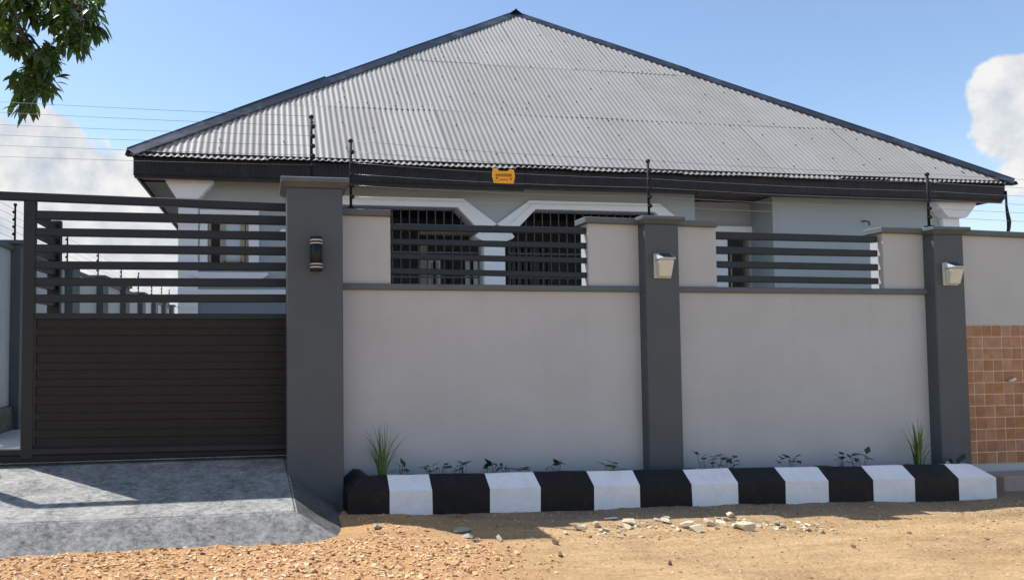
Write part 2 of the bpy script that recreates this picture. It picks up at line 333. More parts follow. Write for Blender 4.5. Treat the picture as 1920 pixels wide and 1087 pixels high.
def bm_tube(bm, pts, r, n=6, cap=True):
    pts = [Vector(p) for p in pts]; rings = []
    for i, p in enumerate(pts):
        d = (pts[min(i + 1, len(pts) - 1)] - pts[max(i - 1, 0)]).normalized()
        a = d.cross(Vector((0, 0, 1)) if abs(d.z) < 0.9 else Vector((1, 0, 0))).normalized(); b = d.cross(a)
        rr = r[i] if isinstance(r, (list, tuple)) else r
        rings.append([bm.verts.new(p + (a * math.cos(2 * math.pi * k / n) + b * math.sin(2 * math.pi * k / n)) * rr) for k in range(n)])
    for i in range(len(rings) - 1):
        for k in range(n): bm.faces.new((rings[i][k], rings[i][(k + 1) % n], rings[i + 1][(k + 1) % n], rings[i + 1][k]))
    if cap: bm.faces.new(rings[0][::-1]); bm.faces.new(rings[-1])
def tube(name, pts, r, mat, parent=None, n=6, smooth=True):
    bm = bmesh.new(); bm_tube(bm, pts, r, n); return bm_obj(name, bm, mat, parent, smooth)
def structure(o): o['kind'] = 'structure'; return o
def vnoise(x, y, seed=0):
    r = np.random.default_rng(seed); T = r.random((256, 256))
    xi = np.floor(x).astype(int); yi = np.floor(y).astype(int); fx = x - xi; fy = y - yi
    fx = fx * fx * (3 - 2 * fx); fy = fy * fy * (3 - 2 * fy)
    g = lambda a, b: T[a % 256, b % 256]
    return (g(xi, yi) * (1 - fx) + g(xi + 1, yi) * fx) * (1 - fy) + (g(xi, yi + 1) * (1 - fx) + g(xi + 1, yi + 1) * fx) * fy - 0.5
def fbm(x, y, octs, seed=0):
    return sum(a * vnoise(x * f, y * f, seed + i) for i, (f, a) in enumerate(octs))

ORD = ['first', 'second', 'third', 'fourth', 'fifth', 'sixth', 'seventh', 'eighth']
# ------------------------------------------------------------------ layout numbers
YK = 6.108          # front face of the striped kerb
YW = 6.60           # front face of the wall panels
WT = 0.16           # wall thickness
YP = YW - 0.13      # front of the two slim pillars
YG = 6.75           # front of the gate
YE = 8.60           # front of the eave
YH = 8.95           # front wall of the house
FLOOR = 0.42
def gz(x): return -0.0165 * (np.clip(x, 1.0, 9.0) - 1.0)

# ------------------------------------------------------------------ ground
def ground():
    ex = np.geomspace(0.05, 400, 26)
    xs = np.concatenate([(-4.0 - ex)[::-1], np.arange(-4.0, 9.2, 0.026), 9.2 + ex])
    ys = np.concatenate([(3.9 - ex)[::-1], np.arange(3.9, 6.5, 0.026), 6.5 + ex])
    Xg, Yg = np.meshgrid(xs, ys)
    near = np.clip((Yg - 1.5) / 2, 0, 1) * np.clip((8 - Yg) / 1, 0, 1)
    h = gz(Xg) + near * (fbm(Xg, Yg, [(0.8, 0.035), (2.1, 0.022), (6, 0.012), (15, 0.008), (31, 0.006)], 3))
    h += near * np.clip((1.8 - Xg) / 1.2, 0, 1) * 0.018
    # wheel ruts along the road
    h -= 0.02 * np.exp(-((Yg - 4.55 - 0.1 * np.sin(Xg)) / 0.16) ** 2) * np.clip((Xg - 1.5) / 1.5, 0, 1) * (Xg < 12)
    ny, nx = Xg.shape
    me = bpy.data.meshes.new('ground')
    co = np.stack([Xg, Yg, h], -1).reshape(-1, 3)
    idx = np.arange(ny * nx).reshape(ny, nx)
    q = np.stack([idx[:-1, :-1], idx[:-1, 1:], idx[1:, 1:], idx[1:, :-1]], -1).reshape(-1, 4)
    me.vertices.add(len(co)); me.vertices.foreach_set('co', co.ravel())
    me.loops.add(q.size); me.loops.foreach_set('vertex_index', q.ravel())
    me.polygons.add(len(q)); me.polygons.foreach_set('loop_start', np.arange(0, q.size, 4)); me.polygons.foreach_set('use_smooth', np.ones(len(q), bool))
    me.update(); me.validate()
    structure(link('ground', me, 'dirt'))
    def height(x, y):
        i = int(np.clip(np.searchsorted(ys, y) - 1, 0, ny - 2)); j = int(np.clip(np.searchsorted(xs, x) - 1, 0, nx - 2))
        fx = (x - xs[j]) / (xs[j + 1] - xs[j]); fy = (y - ys[i]) / (ys[i + 1] - ys[i])
        return (h[i, j] * (1 - fx) + h[i, j + 1] * fx) * (1 - fy) + (h[i + 1, j] * (1 - fx) + h[i + 1, j + 1] * fx) * fy
    return height
GH = ground()

# driveway ramp: a cast slab with an upper slope, a steeper toe and a sloped right flank
def ramp():
    A = (-4.2, 6.98, .455); B = (.14, 6.98, .455); Cc = (.21, 5.57, .188); D = (-4.2, 5.57, .188)
    E = (-4.2, 5.29, -.06); Fp = (.41, 5.29, -.06); G = (.66, 5.40, -.06); Hp = (.74, 6.2, -.06); I = (.74, 6.98, -.06); J = (-4.2, 6.98, -.06)
    V = [A, B, Cc, D, E, Fp, G, Hp, I, J]
    bm = bmesh.new(); v = [bm.verts.new(p) for p in V]
    for f in ((0, 3, 2, 1), (3, 4, 5, 2), (2, 5, 6), (2, 6, 7), (1, 2, 7), (1, 7, 8), (0, 1, 8, 9), (0, 9, 4, 3), (4, 9, 8, 7, 6, 5)): bm.faces.new([v[i] for i in f])
    es = [e for e in bm.edges if {v.index(x) for x in e.verts} & {2}]
    bmesh.ops.bevel(bm, geom=[e for e in bm.edges if v[2] in e.verts and (v[3] in e.verts or v[1] in e.verts)], offset=0.012, segments=2, affect='EDGES')
    bm.normal_update(); bmesh.ops.recalc_face_normals(bm, faces=bm.faces)
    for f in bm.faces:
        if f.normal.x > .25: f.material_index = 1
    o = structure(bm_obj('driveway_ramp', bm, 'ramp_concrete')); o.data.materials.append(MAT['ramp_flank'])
ramp()
structure(box('courtyard_floor', -3.2, 14.0, 6.99, 26.0, 0.0, FLOOR, 'concrete_floor'))

# ------------------------------------------------------------------ house
def house():
    H = thing('bungalow', 'grey bungalow with corrugated hip roof and white porch arches behind the wall', 'house', (4.4, YH, FLOOR))
    hp = lambda x, y, Y=YH: atY(x, y, Y)
    ZB = FLOOR - 0.02
    zt = 3.46
    XL = hp(335, 450)[0]; XR = hp(1768, 450)[0]
    x_c1 = hp(373, 450)[0]
    # --- left wing wall with one window opening
    wx0, wx1 = hp(390, 450)[0], hp(466, 450)[0]; wz1, wz0 = hp(430, 404)[2], hp(430, 501)[2]
    xw_end = hp(560, 450)[0]
    for (a, b, c, d) in ((x_c1, wx0, ZB, zt), (wx1, xw_end, ZB, zt), (wx0, wx1, ZB, wz0), (wx0, wx1, wz1, zt)):
        box('wall', a, b, YH, YH + .2, c, d, 'house_paint', H)
    dz = hp(430, 555)[2]
    box('dado', x_c1, xw_end, YH - .02, YH, ZB, dz, 'house_dado', H)
    band = box('plinth_moulding', XL - .0, xw_end, YH - .075, YH - .001, dz, hp(430, 543)[2], 'house_white', H, .008)
    # window
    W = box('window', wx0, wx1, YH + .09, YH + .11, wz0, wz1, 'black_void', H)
    fr = .035
    box('window_frame', wx0, wx0 + fr, YH + .03, YH + .09, wz0, wz1, 'gold_frame', W); box('window_frame', wx1 - fr, wx1, YH + .03, YH + .09, wz0, wz1, 'gold_frame', W)
    box('window_frame', wx0 + fr, wx1 - fr, YH + .03, YH + .09, wz1 - fr, wz1, 'gold_frame', W); box('window_frame', wx0 + fr, wx1 - fr, YH + .03, YH + .09, wz0, wz0 + fr, 'gold_frame', W)
    sx0, sx1 = hp(412, 450)[0], hp(459, 450)[0]
    box('pane', sx0 + .04, sx1 - .035, YH + .060, YH + .068, wz0 + .08, wz1 - .07, 'pane_curtain', W)
    for a, b, c, d in ((sx0, sx0 + .065, wz0 + fr, wz1 - fr), (sx1 - .055, sx1, wz0 + fr, wz1 - fr), (sx0 + .045, sx1 - .035, wz1 - fr - .045, wz1 - fr), (sx0 + .045, sx1 - .035, wz0 + fr, wz0 + fr + .05)):
        box('sash', a, b, YH + .04, YH + .075, c, d, 'gold_frame', W)
    # white surround and sill
    sxl, sxr = hp(374, 450)[0], hp(486, 450)[0]
    for a, b, c, d in ((sxl + .004, wx0 - .002, wz0 - .02, wz1), (wx1 + .002, sxr, wz0 - .02, wz1), (sxl + .004, sxr, wz1 + .001, wz1 + .06)):
        box('window_surround', a, b, YH - .05, YH - .001, c, d, 'house_white', H, .006)
    s0, s1 = hp(362, 515)[0], hp(503, 515)[0]; zs1, zs0 = hp(430, 512)[2], hp(430, 525)[2]
    prism('window_sill', [(s0, zs1), (s1, zs1), (s1, zs1 - .03), (s1 - .09, zs0), (s0 + .09, zs0), (s0, zs1 - .03)], YH - .13, YH - .053, 'house_white', H, .005)
    # --- corner columns with stepped capitals
    def column(xa, xb, ytop, grooves, cap_l, cap_r):
        ztop = ytop
        c = box('column', xa, xb, YH - .06, YH + .24, ZB, ztop - .24, 'house_white', H, .01)
        steps = [(0, .030, .19), (.030, .075, .155), (.075, .115, .105), (.115, .16, .06), (.16, .20, .03), (.20, .24, .012)]
        poly_l = []
        hgt = .24
        for k in range(9):
            t = k / 8; e = (.012, .028, .07, .078, .115, .145, .16, .185, .185)[k]
            poly_l.append((e, ztop - hgt + hgt * t))
        poly = [(xa - e * cap_l, z) for e, z in poly_l] + [(xb + e * cap_r, z) for e, z in poly_l[::-1]]
        prism('capital', poly, YH - .06 - .10, YH + .24, 'house_white', c, .006)
        for z in grooves: box('band', xa - .006, xb + .006, YH - .068, YH - .0605, z, z + .02, 'house_white', c)
    column(XL, x_c1 - .003, zt - .015, [1.2, 1.9, 2.05, 2.45, 2.6, 2.75, 2.9], 0.75, 1.0)
    column(hp(1762, 450)[0], hp(1794, 450)[0], zt - .015, [2.3, 2.6], 1.1, 1.0)
    # --- porch front: spandrel above two eight-sided arches
    Vx = hp(930, 420)[0]; capz = hp(930, 437)[2]
    half = hp(960, 437)[0] - Vx
    z_in = hp(860, 390)[2]; z_out = hp(860, 375)[2]
    xi_r = hp(856, 391)[0]          # right inner shoulder of the left arch
    slope_w = (Vx - half) - xi_r
    xi2 = 2 * Vx - xi_r             # left inner shoulder of the right arch
    flat = hp(1224, 396)[0] - xi2
    x_end = hp(1303, 400)[0]
    xr2 = xi2 + flat                # right inner shoulder of the right arch
    xl1 = xi_r - flat
    pl0 = xl1 - slope_w             # left springing
    poly = [(xw_end + .001, zt), (x_end, zt), (x_end, capz - .02), (xr2 + slope_w, capz), (xr2, z_in), (xi2, z_in), (Vx + half, capz), (Vx - half, capz), (xi_r, z_in), (xl1, z_in), (pl0, capz), (xw_end + .001, capz)]
    prism('porch_front', poly, YH, YH + .22, 'house_paint', H)
    t = .115
    def arch(xa, xb, x_lo_a, x_lo_b, xo_a, xo_b):
        bm = bmesh.new()
        for (off, d0, d1) in ((0, .045, t * .55), (1, .07, t)):
            pass
        dx = .08; zV = hp(930, 421)[2]
        A_in = [(x_lo_a, capz), (xa, z_in), (xb, z_in), (x_lo_b, capz)]
        A_out = [(xo_a, zV), (xa - dx, z_in + t), (xb + dx, z_in + t), (xo_b, zV)]
        A_mid = [((p[0] + q[0]) / 2, (p[1] + q[1]) / 2) for p, q in zip(A_in, A_out)]
        for P0, P1, yf in ((A_in, A_mid, YH - .055), (A_mid, A_out, YH - .035)):
            a = [bm.verts.new((x, yf, z)) for x, z in P0]; b = [bm.verts.new((x, yf, z)) for x, z in P1]
            a2 = [bm.verts.new((x, YH - .001, z)) for x, z in P0]; b2 = [bm.verts.new((x, YH - .001, z)) for x, z in P1]
            for i in range(3):
                bm.faces.new((a[i], a[i + 1], b[i + 1], b[i])); bm.faces.new((a[i + 1], a[i], a2[i], a2[i + 1])); bm.faces.new((b[i], b[i + 1], b2[i + 1], b2[i]))
        bm_obj('arch_moulding', bm, 'house_white', H)
    arch(xl1, xi_r, pl0, Vx - half, pl0 - half, Vx - .001); arch(xi2, xr2, Vx + half, xr2 + slope_w, Vx + .001, xr2 + slope_w + half)
    # columns under the arches
    cw = (hp(948, 500)[0] - hp(908, 500)[0]) / 2; cc = hp(928, 500)[0]
    for c0 in (cc, cc + (xr2 + slope_w + half - Vx), cc - (Vx - half - pl0 + half)):
        c = box('porch_column', c0 - cw, c0 + cw, YH + .0, YH + .22, ZB, capz - .09, 'house_white', H, .008)
        prism('capital', [(c0 - cw - .0, capz - .11), (c0 + cw, capz - .11), (c0 + half + .02, capz - .075), (c0 + half + .05, capz - .045), (c0 + half + .01, capz - .001), (c0 - half - .01, capz - .001), (c0 - half - .05, capz - .045), (c0 - half - .02, capz - .075)], YH - .03, YH + .25, 'house_white', c, .004)
    # burglar bars in both arches
    bar_me = None
    for xa, xb in ((pl0 + .02, Vx - half - .0), (Vx + half, xr2 + slope_w - .02)):
        g = box('security_grille', xa, xb, YH + .10, YH + .125, 1.60, 1.63, 'bar_metal', H)
        for zz in (2.30, 2.62): box('cross_bar', xa, xb, YH + .104, YH + .121, zz, zz + .022, 'bar_metal', g)
        n = int((xb - xa) / .112)
        for i in range(n + 1):
            x = xa + (xb - xa) * i / n
            d = min(x - xa, xb - x); top = min(z_in, capz + d / slope_w * (z_in - capz)) - .01
            box('bar', x - .0065, x + .0065, YH + .092, YH + .103, ZB, top, 'bar_metal', g)
    # porch inside
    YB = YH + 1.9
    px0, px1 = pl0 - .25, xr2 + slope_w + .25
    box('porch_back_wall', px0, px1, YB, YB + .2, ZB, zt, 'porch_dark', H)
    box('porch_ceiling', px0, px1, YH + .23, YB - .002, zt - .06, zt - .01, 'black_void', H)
    box('porch_side_wall', px0 - .2, px0 - .001, YH + .23, YB + .2, ZB, zt, 'house_paint', H)
    box('porch_side_wall', px1 + .001, px1 + .2, YH + .23, YB + .2, ZB, zt, 'house_paint', H)
    pb = lambda x, y: atY(x, y, YB - .02)
    # doorway, curtained windows and a beige pilaster on the back wall
    a, b = pb(775, 440), pb(886, 449); box('porch_beam', a[0], b[0], YB - .5, YB - .35, b[2], a[2], 'stone_beige', H)
    a, b = pb(779, 458), pb(793, 545); box('pilaster', a[0], b[0], YB - .35, YB - .2, ZB, a[2], 'stone_beige', H)
    for x0, x1, yt in ((803, 826, 488), (872, 897, 486)):
        a, b = pb(x0, yt), pb(x1, 560)
        w_ = box('porch_window', a[0], b[0], YB - .03, YB - .003, 1.35, a[2], 'house_white', H); box('pane', a[0] + .03, b[0] - .03, YB - .042, YB - .031, 1.4, a[2] - .04, 'pane_curtain', w_)
        box('mullion', (a[0] + b[0]) / 2 - .02, (a[0] + b[0]) / 2 + .02, YB - .055, YB - .043, 1.36, a[2] - .01, 'dark_metal', w_)
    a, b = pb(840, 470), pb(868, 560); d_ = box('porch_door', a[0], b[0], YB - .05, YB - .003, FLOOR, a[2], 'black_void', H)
    a, b = pb(950, 455), pb(1030, 560); d2 = box('porch_door', a[0], b[0], YB - .05, YB - .003, FLOOR, a[2], 'bar_metal', H)
    for i in range(7):
        x = a[0] + (b[0] - a[0]) * (i + .5) / 7; box('door_bar', x - .012, x + .012, YB - .075, YB - .052, FLOOR + .05, a[2] - .04, 'dark_metal', d2)
    # --- recess and right wing
    xw0 = hp(1450, 450)[0]; YR = YH + .46
    box('wall', x_end - .2, x_end - .001, YH + .221, YR - .001, ZB, zt, 'house_paint', H)
    rp = lambda x, y: atY(x, y, YR)
    r0, r1 = rp(1361, 480)[0], rp(1405, 480)[0]; rz1, rz0 = rp(1380, 437)[2], 1.35
    box('wall', x_end - .2, r0, YR, YR + .2, ZB, zt, 'house_paint', H); box('wall', r1, xw0 - .001, YR, YR + .2, ZB, zt, 'house_paint', H)
    box('wall', r0, r1, YR, YR + .2, ZB, rz0, 'house_paint', H); box('wall', r0, r1, YR, YR + .2, rz1, zt, 'house_paint', H)
    W2 = box('window', r0, r1, YR + .08, YR + .10, rz0, rz1, 'pane_dark', H)
    for a, b, c, d in ((r0, r0 + .03, rz0, rz1), (r1 - .045, r1, rz0, rz1), (r0 + .03, r1 - .045, rz1 - .04, rz1), (r0 + .03, r1 - .045, rz0, rz0 + .04)): box('window_frame', a, b, YR + .02, YR + .08, c, d, 'gold_frame', W2)
    xm = r0 + (r1 - r0) * .24; box('window_frame', xm, xm + .025, YR + .03, YR + .079, rz0 + .04, rp(1380, 475)[2], 'gold_frame', W2); zc = rp(1380, 475)[2]; box('window_frame', r0 + .03, r1 - .045, YR + .03, YR + .078, zc, zc + .03, 'gold_frame', W2)
    ra, rb = rp(1335, 430)[0], rp(1407, 430)[0]
    box('window_surround', ra, rb, YR - .05, YR - .001, rz1 + .001, rp(1380, 425)[2], 'house_white', H, .006)
    box('window_surround', ra, r0 - .001, YR - .05, YR - .001, rz0, rz1, 'house_white', H, .006)
    box('wall', xw0, XR + .1, YH, YH + .2, ZB, zt, 'house_paint', H)
    box('wall', xw0, xw0 + .2, YH + .201, YR + .2, ZB, zt, 'house_paint', H)
    h_ = hp(1620, 418); tube('pipe_stub', [(h_[0] - .03, YH + .02, h_[2] + .02), (h_[0] - .03, YH - .05, h_[2] + .02), (h_[0], YH - .09, h_[2]), (h_[0], YH - .09, h_[2] - .05)], .011, 'bar_metal', H, 8)
    # side and rear walls
    box('wall', XL + .02, XL + .2, YH + .25, 19.0, ZB, zt, 'house_paint', H); box('wall', XR, XR + .2, YH + .25, 19.0, ZB, zt, 'house_paint', H); box('wall', XL, XR + .2, 19.001, 19.2, ZB, zt, 'house_paint', H)
    # --- roof
    el = atY(240, 288, YE); er = atY(1897, 341, YE); fl = atY(248, 330, YE); frr = atY(1891, 370, YE)
    ZE = (el[2] + er[2]) / 2; XA, XB = el[0] + .03, er[0] - .03; ZF = (fl[2] + frr[2]) / 2
    xa_ = (XA + XB) / 2; apex = atY(962, 27, 12.35); apex = np.array([xa_ + .02, 12.35, apex[2]])
    tan_f = (apex[2] - ZE) / (apex[1] - YE)
    YBK = 19.6                                  # back eave
    roof = mesh('roof', [(XA, YE, ZE - .02), (XB, YE, ZE - .02), (apex[0], apex[1], apex[2] - .03), (apex[0], 15.8, apex[2] - .03), (XB, YBK, ZE - .02), (XA, YBK, ZE - .02)],
                [(0, 1, 2), (1, 4, 3, 2), (4, 5, 3), (5, 0, 2, 3)], 'roof_sheet_dull', H)
    # corrugated sheets on the front slope, three overlapping courses
    pitch = .0765; depth = .0070; per = 10
    seam = [0.0, None, None, 1.0]
    def on_slope(px, py):       # where the ray through a pixel meets the front slope
        d = _ray(px, py); n = np.array([0, -tan_f, 1.0]); p0 = np.array([0, YE, ZE]); tt = n @ (p0 - EYE) / (n @ d); return EYE + d * tt
    s1 = (on_slope(932, 215)[1] - YE) / (apex[1] - YE); s2 = (on_slope(964, 126)[1] - YE) / (apex[1] - YE)
    rows = [(-.012, s1 + .03), (s1, s2 + .03), (s2, 1.0)]
    nvec = np.array([0, -tan_f, 1.0]); nvec /= np.linalg.norm(nvec)
    run = apex[1] - YE
    def smax(x):                # how far up the slope the hip lets a column go
        return (x - XA) / (apex[0] - XA) if x < apex[0] else (XB - x) / (XB - apex[0])
    ncor = int((XB - XA) / pitch)
    for ri, (sa, sb) in enumerate(rows):
        off = [0, 4, 7][ri]
        c0 = -off
        while c0 < ncor:
            k0, k1 = max(c0, 0), min(c0 + per, ncor)
            c0 += per
            if k1 <= k0: continue
            sub = 6; cols = []
            for j in range((k1 - k0) * sub + 1 + 3):          # side lap onto the next sheet
                x = XA + (k0 + j / sub) * pitch
                if x > XB: break
                top = min(sb, smax(x) - .004)
                if top <= sa + .004: cols.append(None); continue
                cols.append((x, top))
            V, Fc = [], []
            jig = random.uniform(-.004, .004); lift = ri * .0014 + random.uniform(0, .0009); skew = random.uniform(-.003, .003)
            prev = None; nseg = 6
            for j, c in enumerate(cols):
                if c is None: prev = None; continue
                x, top = c
                ph = math.cos(2 * math.pi * (x - XA) / pitch)
                ring = []
                for q in range(nseg + 1):
                    s = sa + jig + (top - sa - jig) * q / nseg
                    dent = .0022 * math.sin(x * 2.1 + s * 9 + ri) + .0016 * math.sin(x * 5.3 - s * 17)
                    p = np.array([x + skew * q, YE + run * s, ZE + run * s * tan_f]) + nvec * (depth * ph + lift + .012 + .001 * (1 - q / nseg) + dent)
                    ring.append(len(V)); V.append(p)
                if prev:
                    for q in range(nseg): Fc.append((prev[q], ring[q], ring[q + 1], prev[q + 1]))
                prev = ring
            if not Fc: continue
            mat = random.choices(['roof_sheet', 'roof_sheet_pale', 'roof_sheet_dull'], [5, 2, 2])[0]
            mesh('roofing_sheet', V, Fc, mat, roof, True)
            # fixing screws
            bm = bmesh.new(); xs_ = [x for x in (cols[len(cols) // 4], cols[3 * len(cols) // 4]) if x]
            for (x, top) in xs_:
                kx = round((x - XA) / pitch); x = XA + kx * pitch
                for frac in (.25, .6, .92):
                    if random.random() < .35: continue
                    s = sa + (top - sa) * frac + random.uniform(-.03, .03); p = np.array([x, YE + run * s, ZE + run * s * tan_f]) + nvec * .034
                    bm_box(bm, p[0] - .006, p[0] + .006, p[1] - .006, p[1] + .006, p[2] - .012, p[2] + .002)
            if len(bm.verts): o = bm_obj('fixing_screws', bm, 'dark_metal', roof); o['kind'] = 'stuff'
            else: bm.free()
    # hip and ridge cappings in lapped lengths
    def capping(p0, p1, nA, nB, n, w=.115):
        p0 = Vector(p0); p1 = Vector(p1); d = (p1 - p0)
        for i in range(n):
            a = p0 + d * max(0, (i - .03) / n); b = p0 + d * ((i + 1.0) / n)
            dl = d.normalized(); wa = Vector(nA).cross(dl).normalized(); wb = Vector(nB).cross(dl).normalized()
            wa = wa if wa.z < 0 else -wa; wb = wb if wb.z < 0 else -wb
            up = (Vector(nA).normalized() + Vector(nB).normalized()).normalized(); lf = up * (.045 + .008 * (i % 2)) ; jit = up * random.uniform(-.006, .008)
            V = []
            for p, ex in ((a, lf), (b, lf + jit)):
                V += [p + wa * w + Vector(nA).normalized() * .030, p + wa * .02 + ex, p + ex * 1.25, p + wb * .02 + ex, p + wb * w + Vector(nB).normalized() * .030]
            Fc = [(k, k + 1, k + 6, k + 5) for k in range(4)]
            V2 = [v - up * .012 for v in V]; V = V + V2; Fc += [tuple(x + 10 for x in f[::-1]) for f in Fc] + [(0, 5, 15, 10), (4, 14, 19, 9)] + [(k, k + 10, k + 11, k + 1) for k in range(4)] + [(k + 5, k + 6, k + 16, k + 15) for k in range(4)]
            mesh('hip_capping', V, Fc, 'ridge_metal', roof)
    nf = (0, -tan_f, 1); hl = apex[0] - XA; tl = (apex[2] - ZE) / hl; nl = (-tl, 0, 1); nr = (tl, 0, 1)
    capping((XA - .02, YE - .02, ZE), apex, nl, nf, 5); capping((XB + .02, YE - .02, ZE), apex, nf, nr, 5, .10)
    capping(apex + np.array([0, -.1, .01]), (apex[0], 15.9, apex[2] + .01), nl, nr, 3)
    # fascia in ribbed lengths with a drip trim on top, and the boarded soffit
    def ribbed(x0, x1, y, z0, z1):
        V, Fc = [], []; n = int((x1 - x0) / .028)
        for i in range(n + 1):
            x = x0 + (x1 - x0) * i / n
            for dx_, dy_ in ((0, 0), (.007, -.006), (.018, -.006), (.025, 0)):
                if x + dx_ > x1: continue
                V += [(x + dx_, y + dy_, z0 + random.uniform(-.002, .002)), (x + dx_, y + dy_, z1)]
        for i in range(len(V) // 2 - 1): Fc.append((2 * i, 2 * i + 2, 2 * i + 3, 2 * i + 1))
        return V, Fc
    n = 5
    for i in range(n):
        a = fl[0] + .01 + (frr[0] - fl[0] - .02) * i / n; b = fl[0] + .01 + (frr[0] - fl[0] - .02) * (i + 1) / n - .006
        tilt = random.uniform(-.012, .012)
        zz = ZF + random.uniform(-.015, .015); V, Fc = ribbed(a, b, YE + .03, zz, ZE - .03)
        V = [(x, y + (.01 if z < ZE - .1 else 0), z + tilt * (x - (a + b) / 2) / (b - a)) if z < ZE - .1 else (x, y, z) for x, y, z in V]
        mesh('fascia_board', V, Fc, 'fascia', H)
        hexa('lower_fascia', [(a, YE + .075, zz - .045 + random.uniform(-.01, .01)), (b, YE + .075, zz - .045 + random.uniform(-.01, .01)), (b, YE + .11, zz - .04), (a, YE + .11, zz - .04), (a, YE + .06, zz + .03), (b, YE + .06, zz + .03), (b, YE + .11, zz + .03), (a, YE + .11, zz + .03)], 'fascia', H)
    box('fascia_backing', fl[0] + .02, frr[0] - .02, YE + .046, YE + .06, ZF + .0, ZE - .035, 'fascia', H)
    prism_y = [(YE - .04, ZE - .035), (YE + .05, ZE - .035), (YE + .05, ZE + .012), (YE - .02, ZE + .016)]
    bm = bmesh.new(); A = [bm.verts.new((XA - .05, y, z)) for y, z in prism_y]; B = [bm.verts.new((XB + .09, y, z)) for y, z in prism_y]
    bm.faces.new(A); bm.faces.new(B[::-1])
    for i in range(4): bm.faces.new((A[i - 1], A[i], B[i], B[i - 1]))
    bm_obj('drip_edge', bm, 'dark_metal', H)
    for x, s in ((fl[0], 1), (frr[0], -1)):
        box('side_fascia', x, x + s * .03, YE + .062, YBK, ZF, ZE - .02, 'fascia', H)
    # soffit boards: run along the house on the front, across on the sides
    zs = ZF + .03
    y = YE + .112
    while y < YH + .42:
        if y < YH: box('soffit_board', fl[0] + .035, frr[0] - .035, y, y + .105, zs, zs + .02, 'soffit', H, .004)
        else: box('soffit_board', x_end, xw0 - .002, y, y + .105, zs, zs + .02, 'soffit', H, .004)
        y += .112
    y = YH + .0
    first = None
    for side in (0, 1):
        y = YE + .112 + .112 * 4
        while y < 19:
            xa2, xb2 = (fl[0] + .035, XL - .0) if side == 0 else (XR + .201, frr[0] - .035)
            if y < 13: box('soffit_board', xa2, xb2, y, y + .105, zs, zs + .02, 'soffit', H, .004)
            y += .112
        box('soffit_backing', xa2, xb2, YH, 19.5, zs + .021, zs + .03, 'black_void', H)
    box('soffit_backing', fl[0] + .035, frr[0] - .035, YE + .112, YH + .0, zs + .021, zs + .03, 'black_void', H)
    box('recess_ceiling', x_end, xw0 - .002, YH + .001, YR, zs + .021, zs + .03, 'black_void', H)
    # loose cable at the right corner
    return H, frr, ZF
HOUSE, FRR, ZF = house()

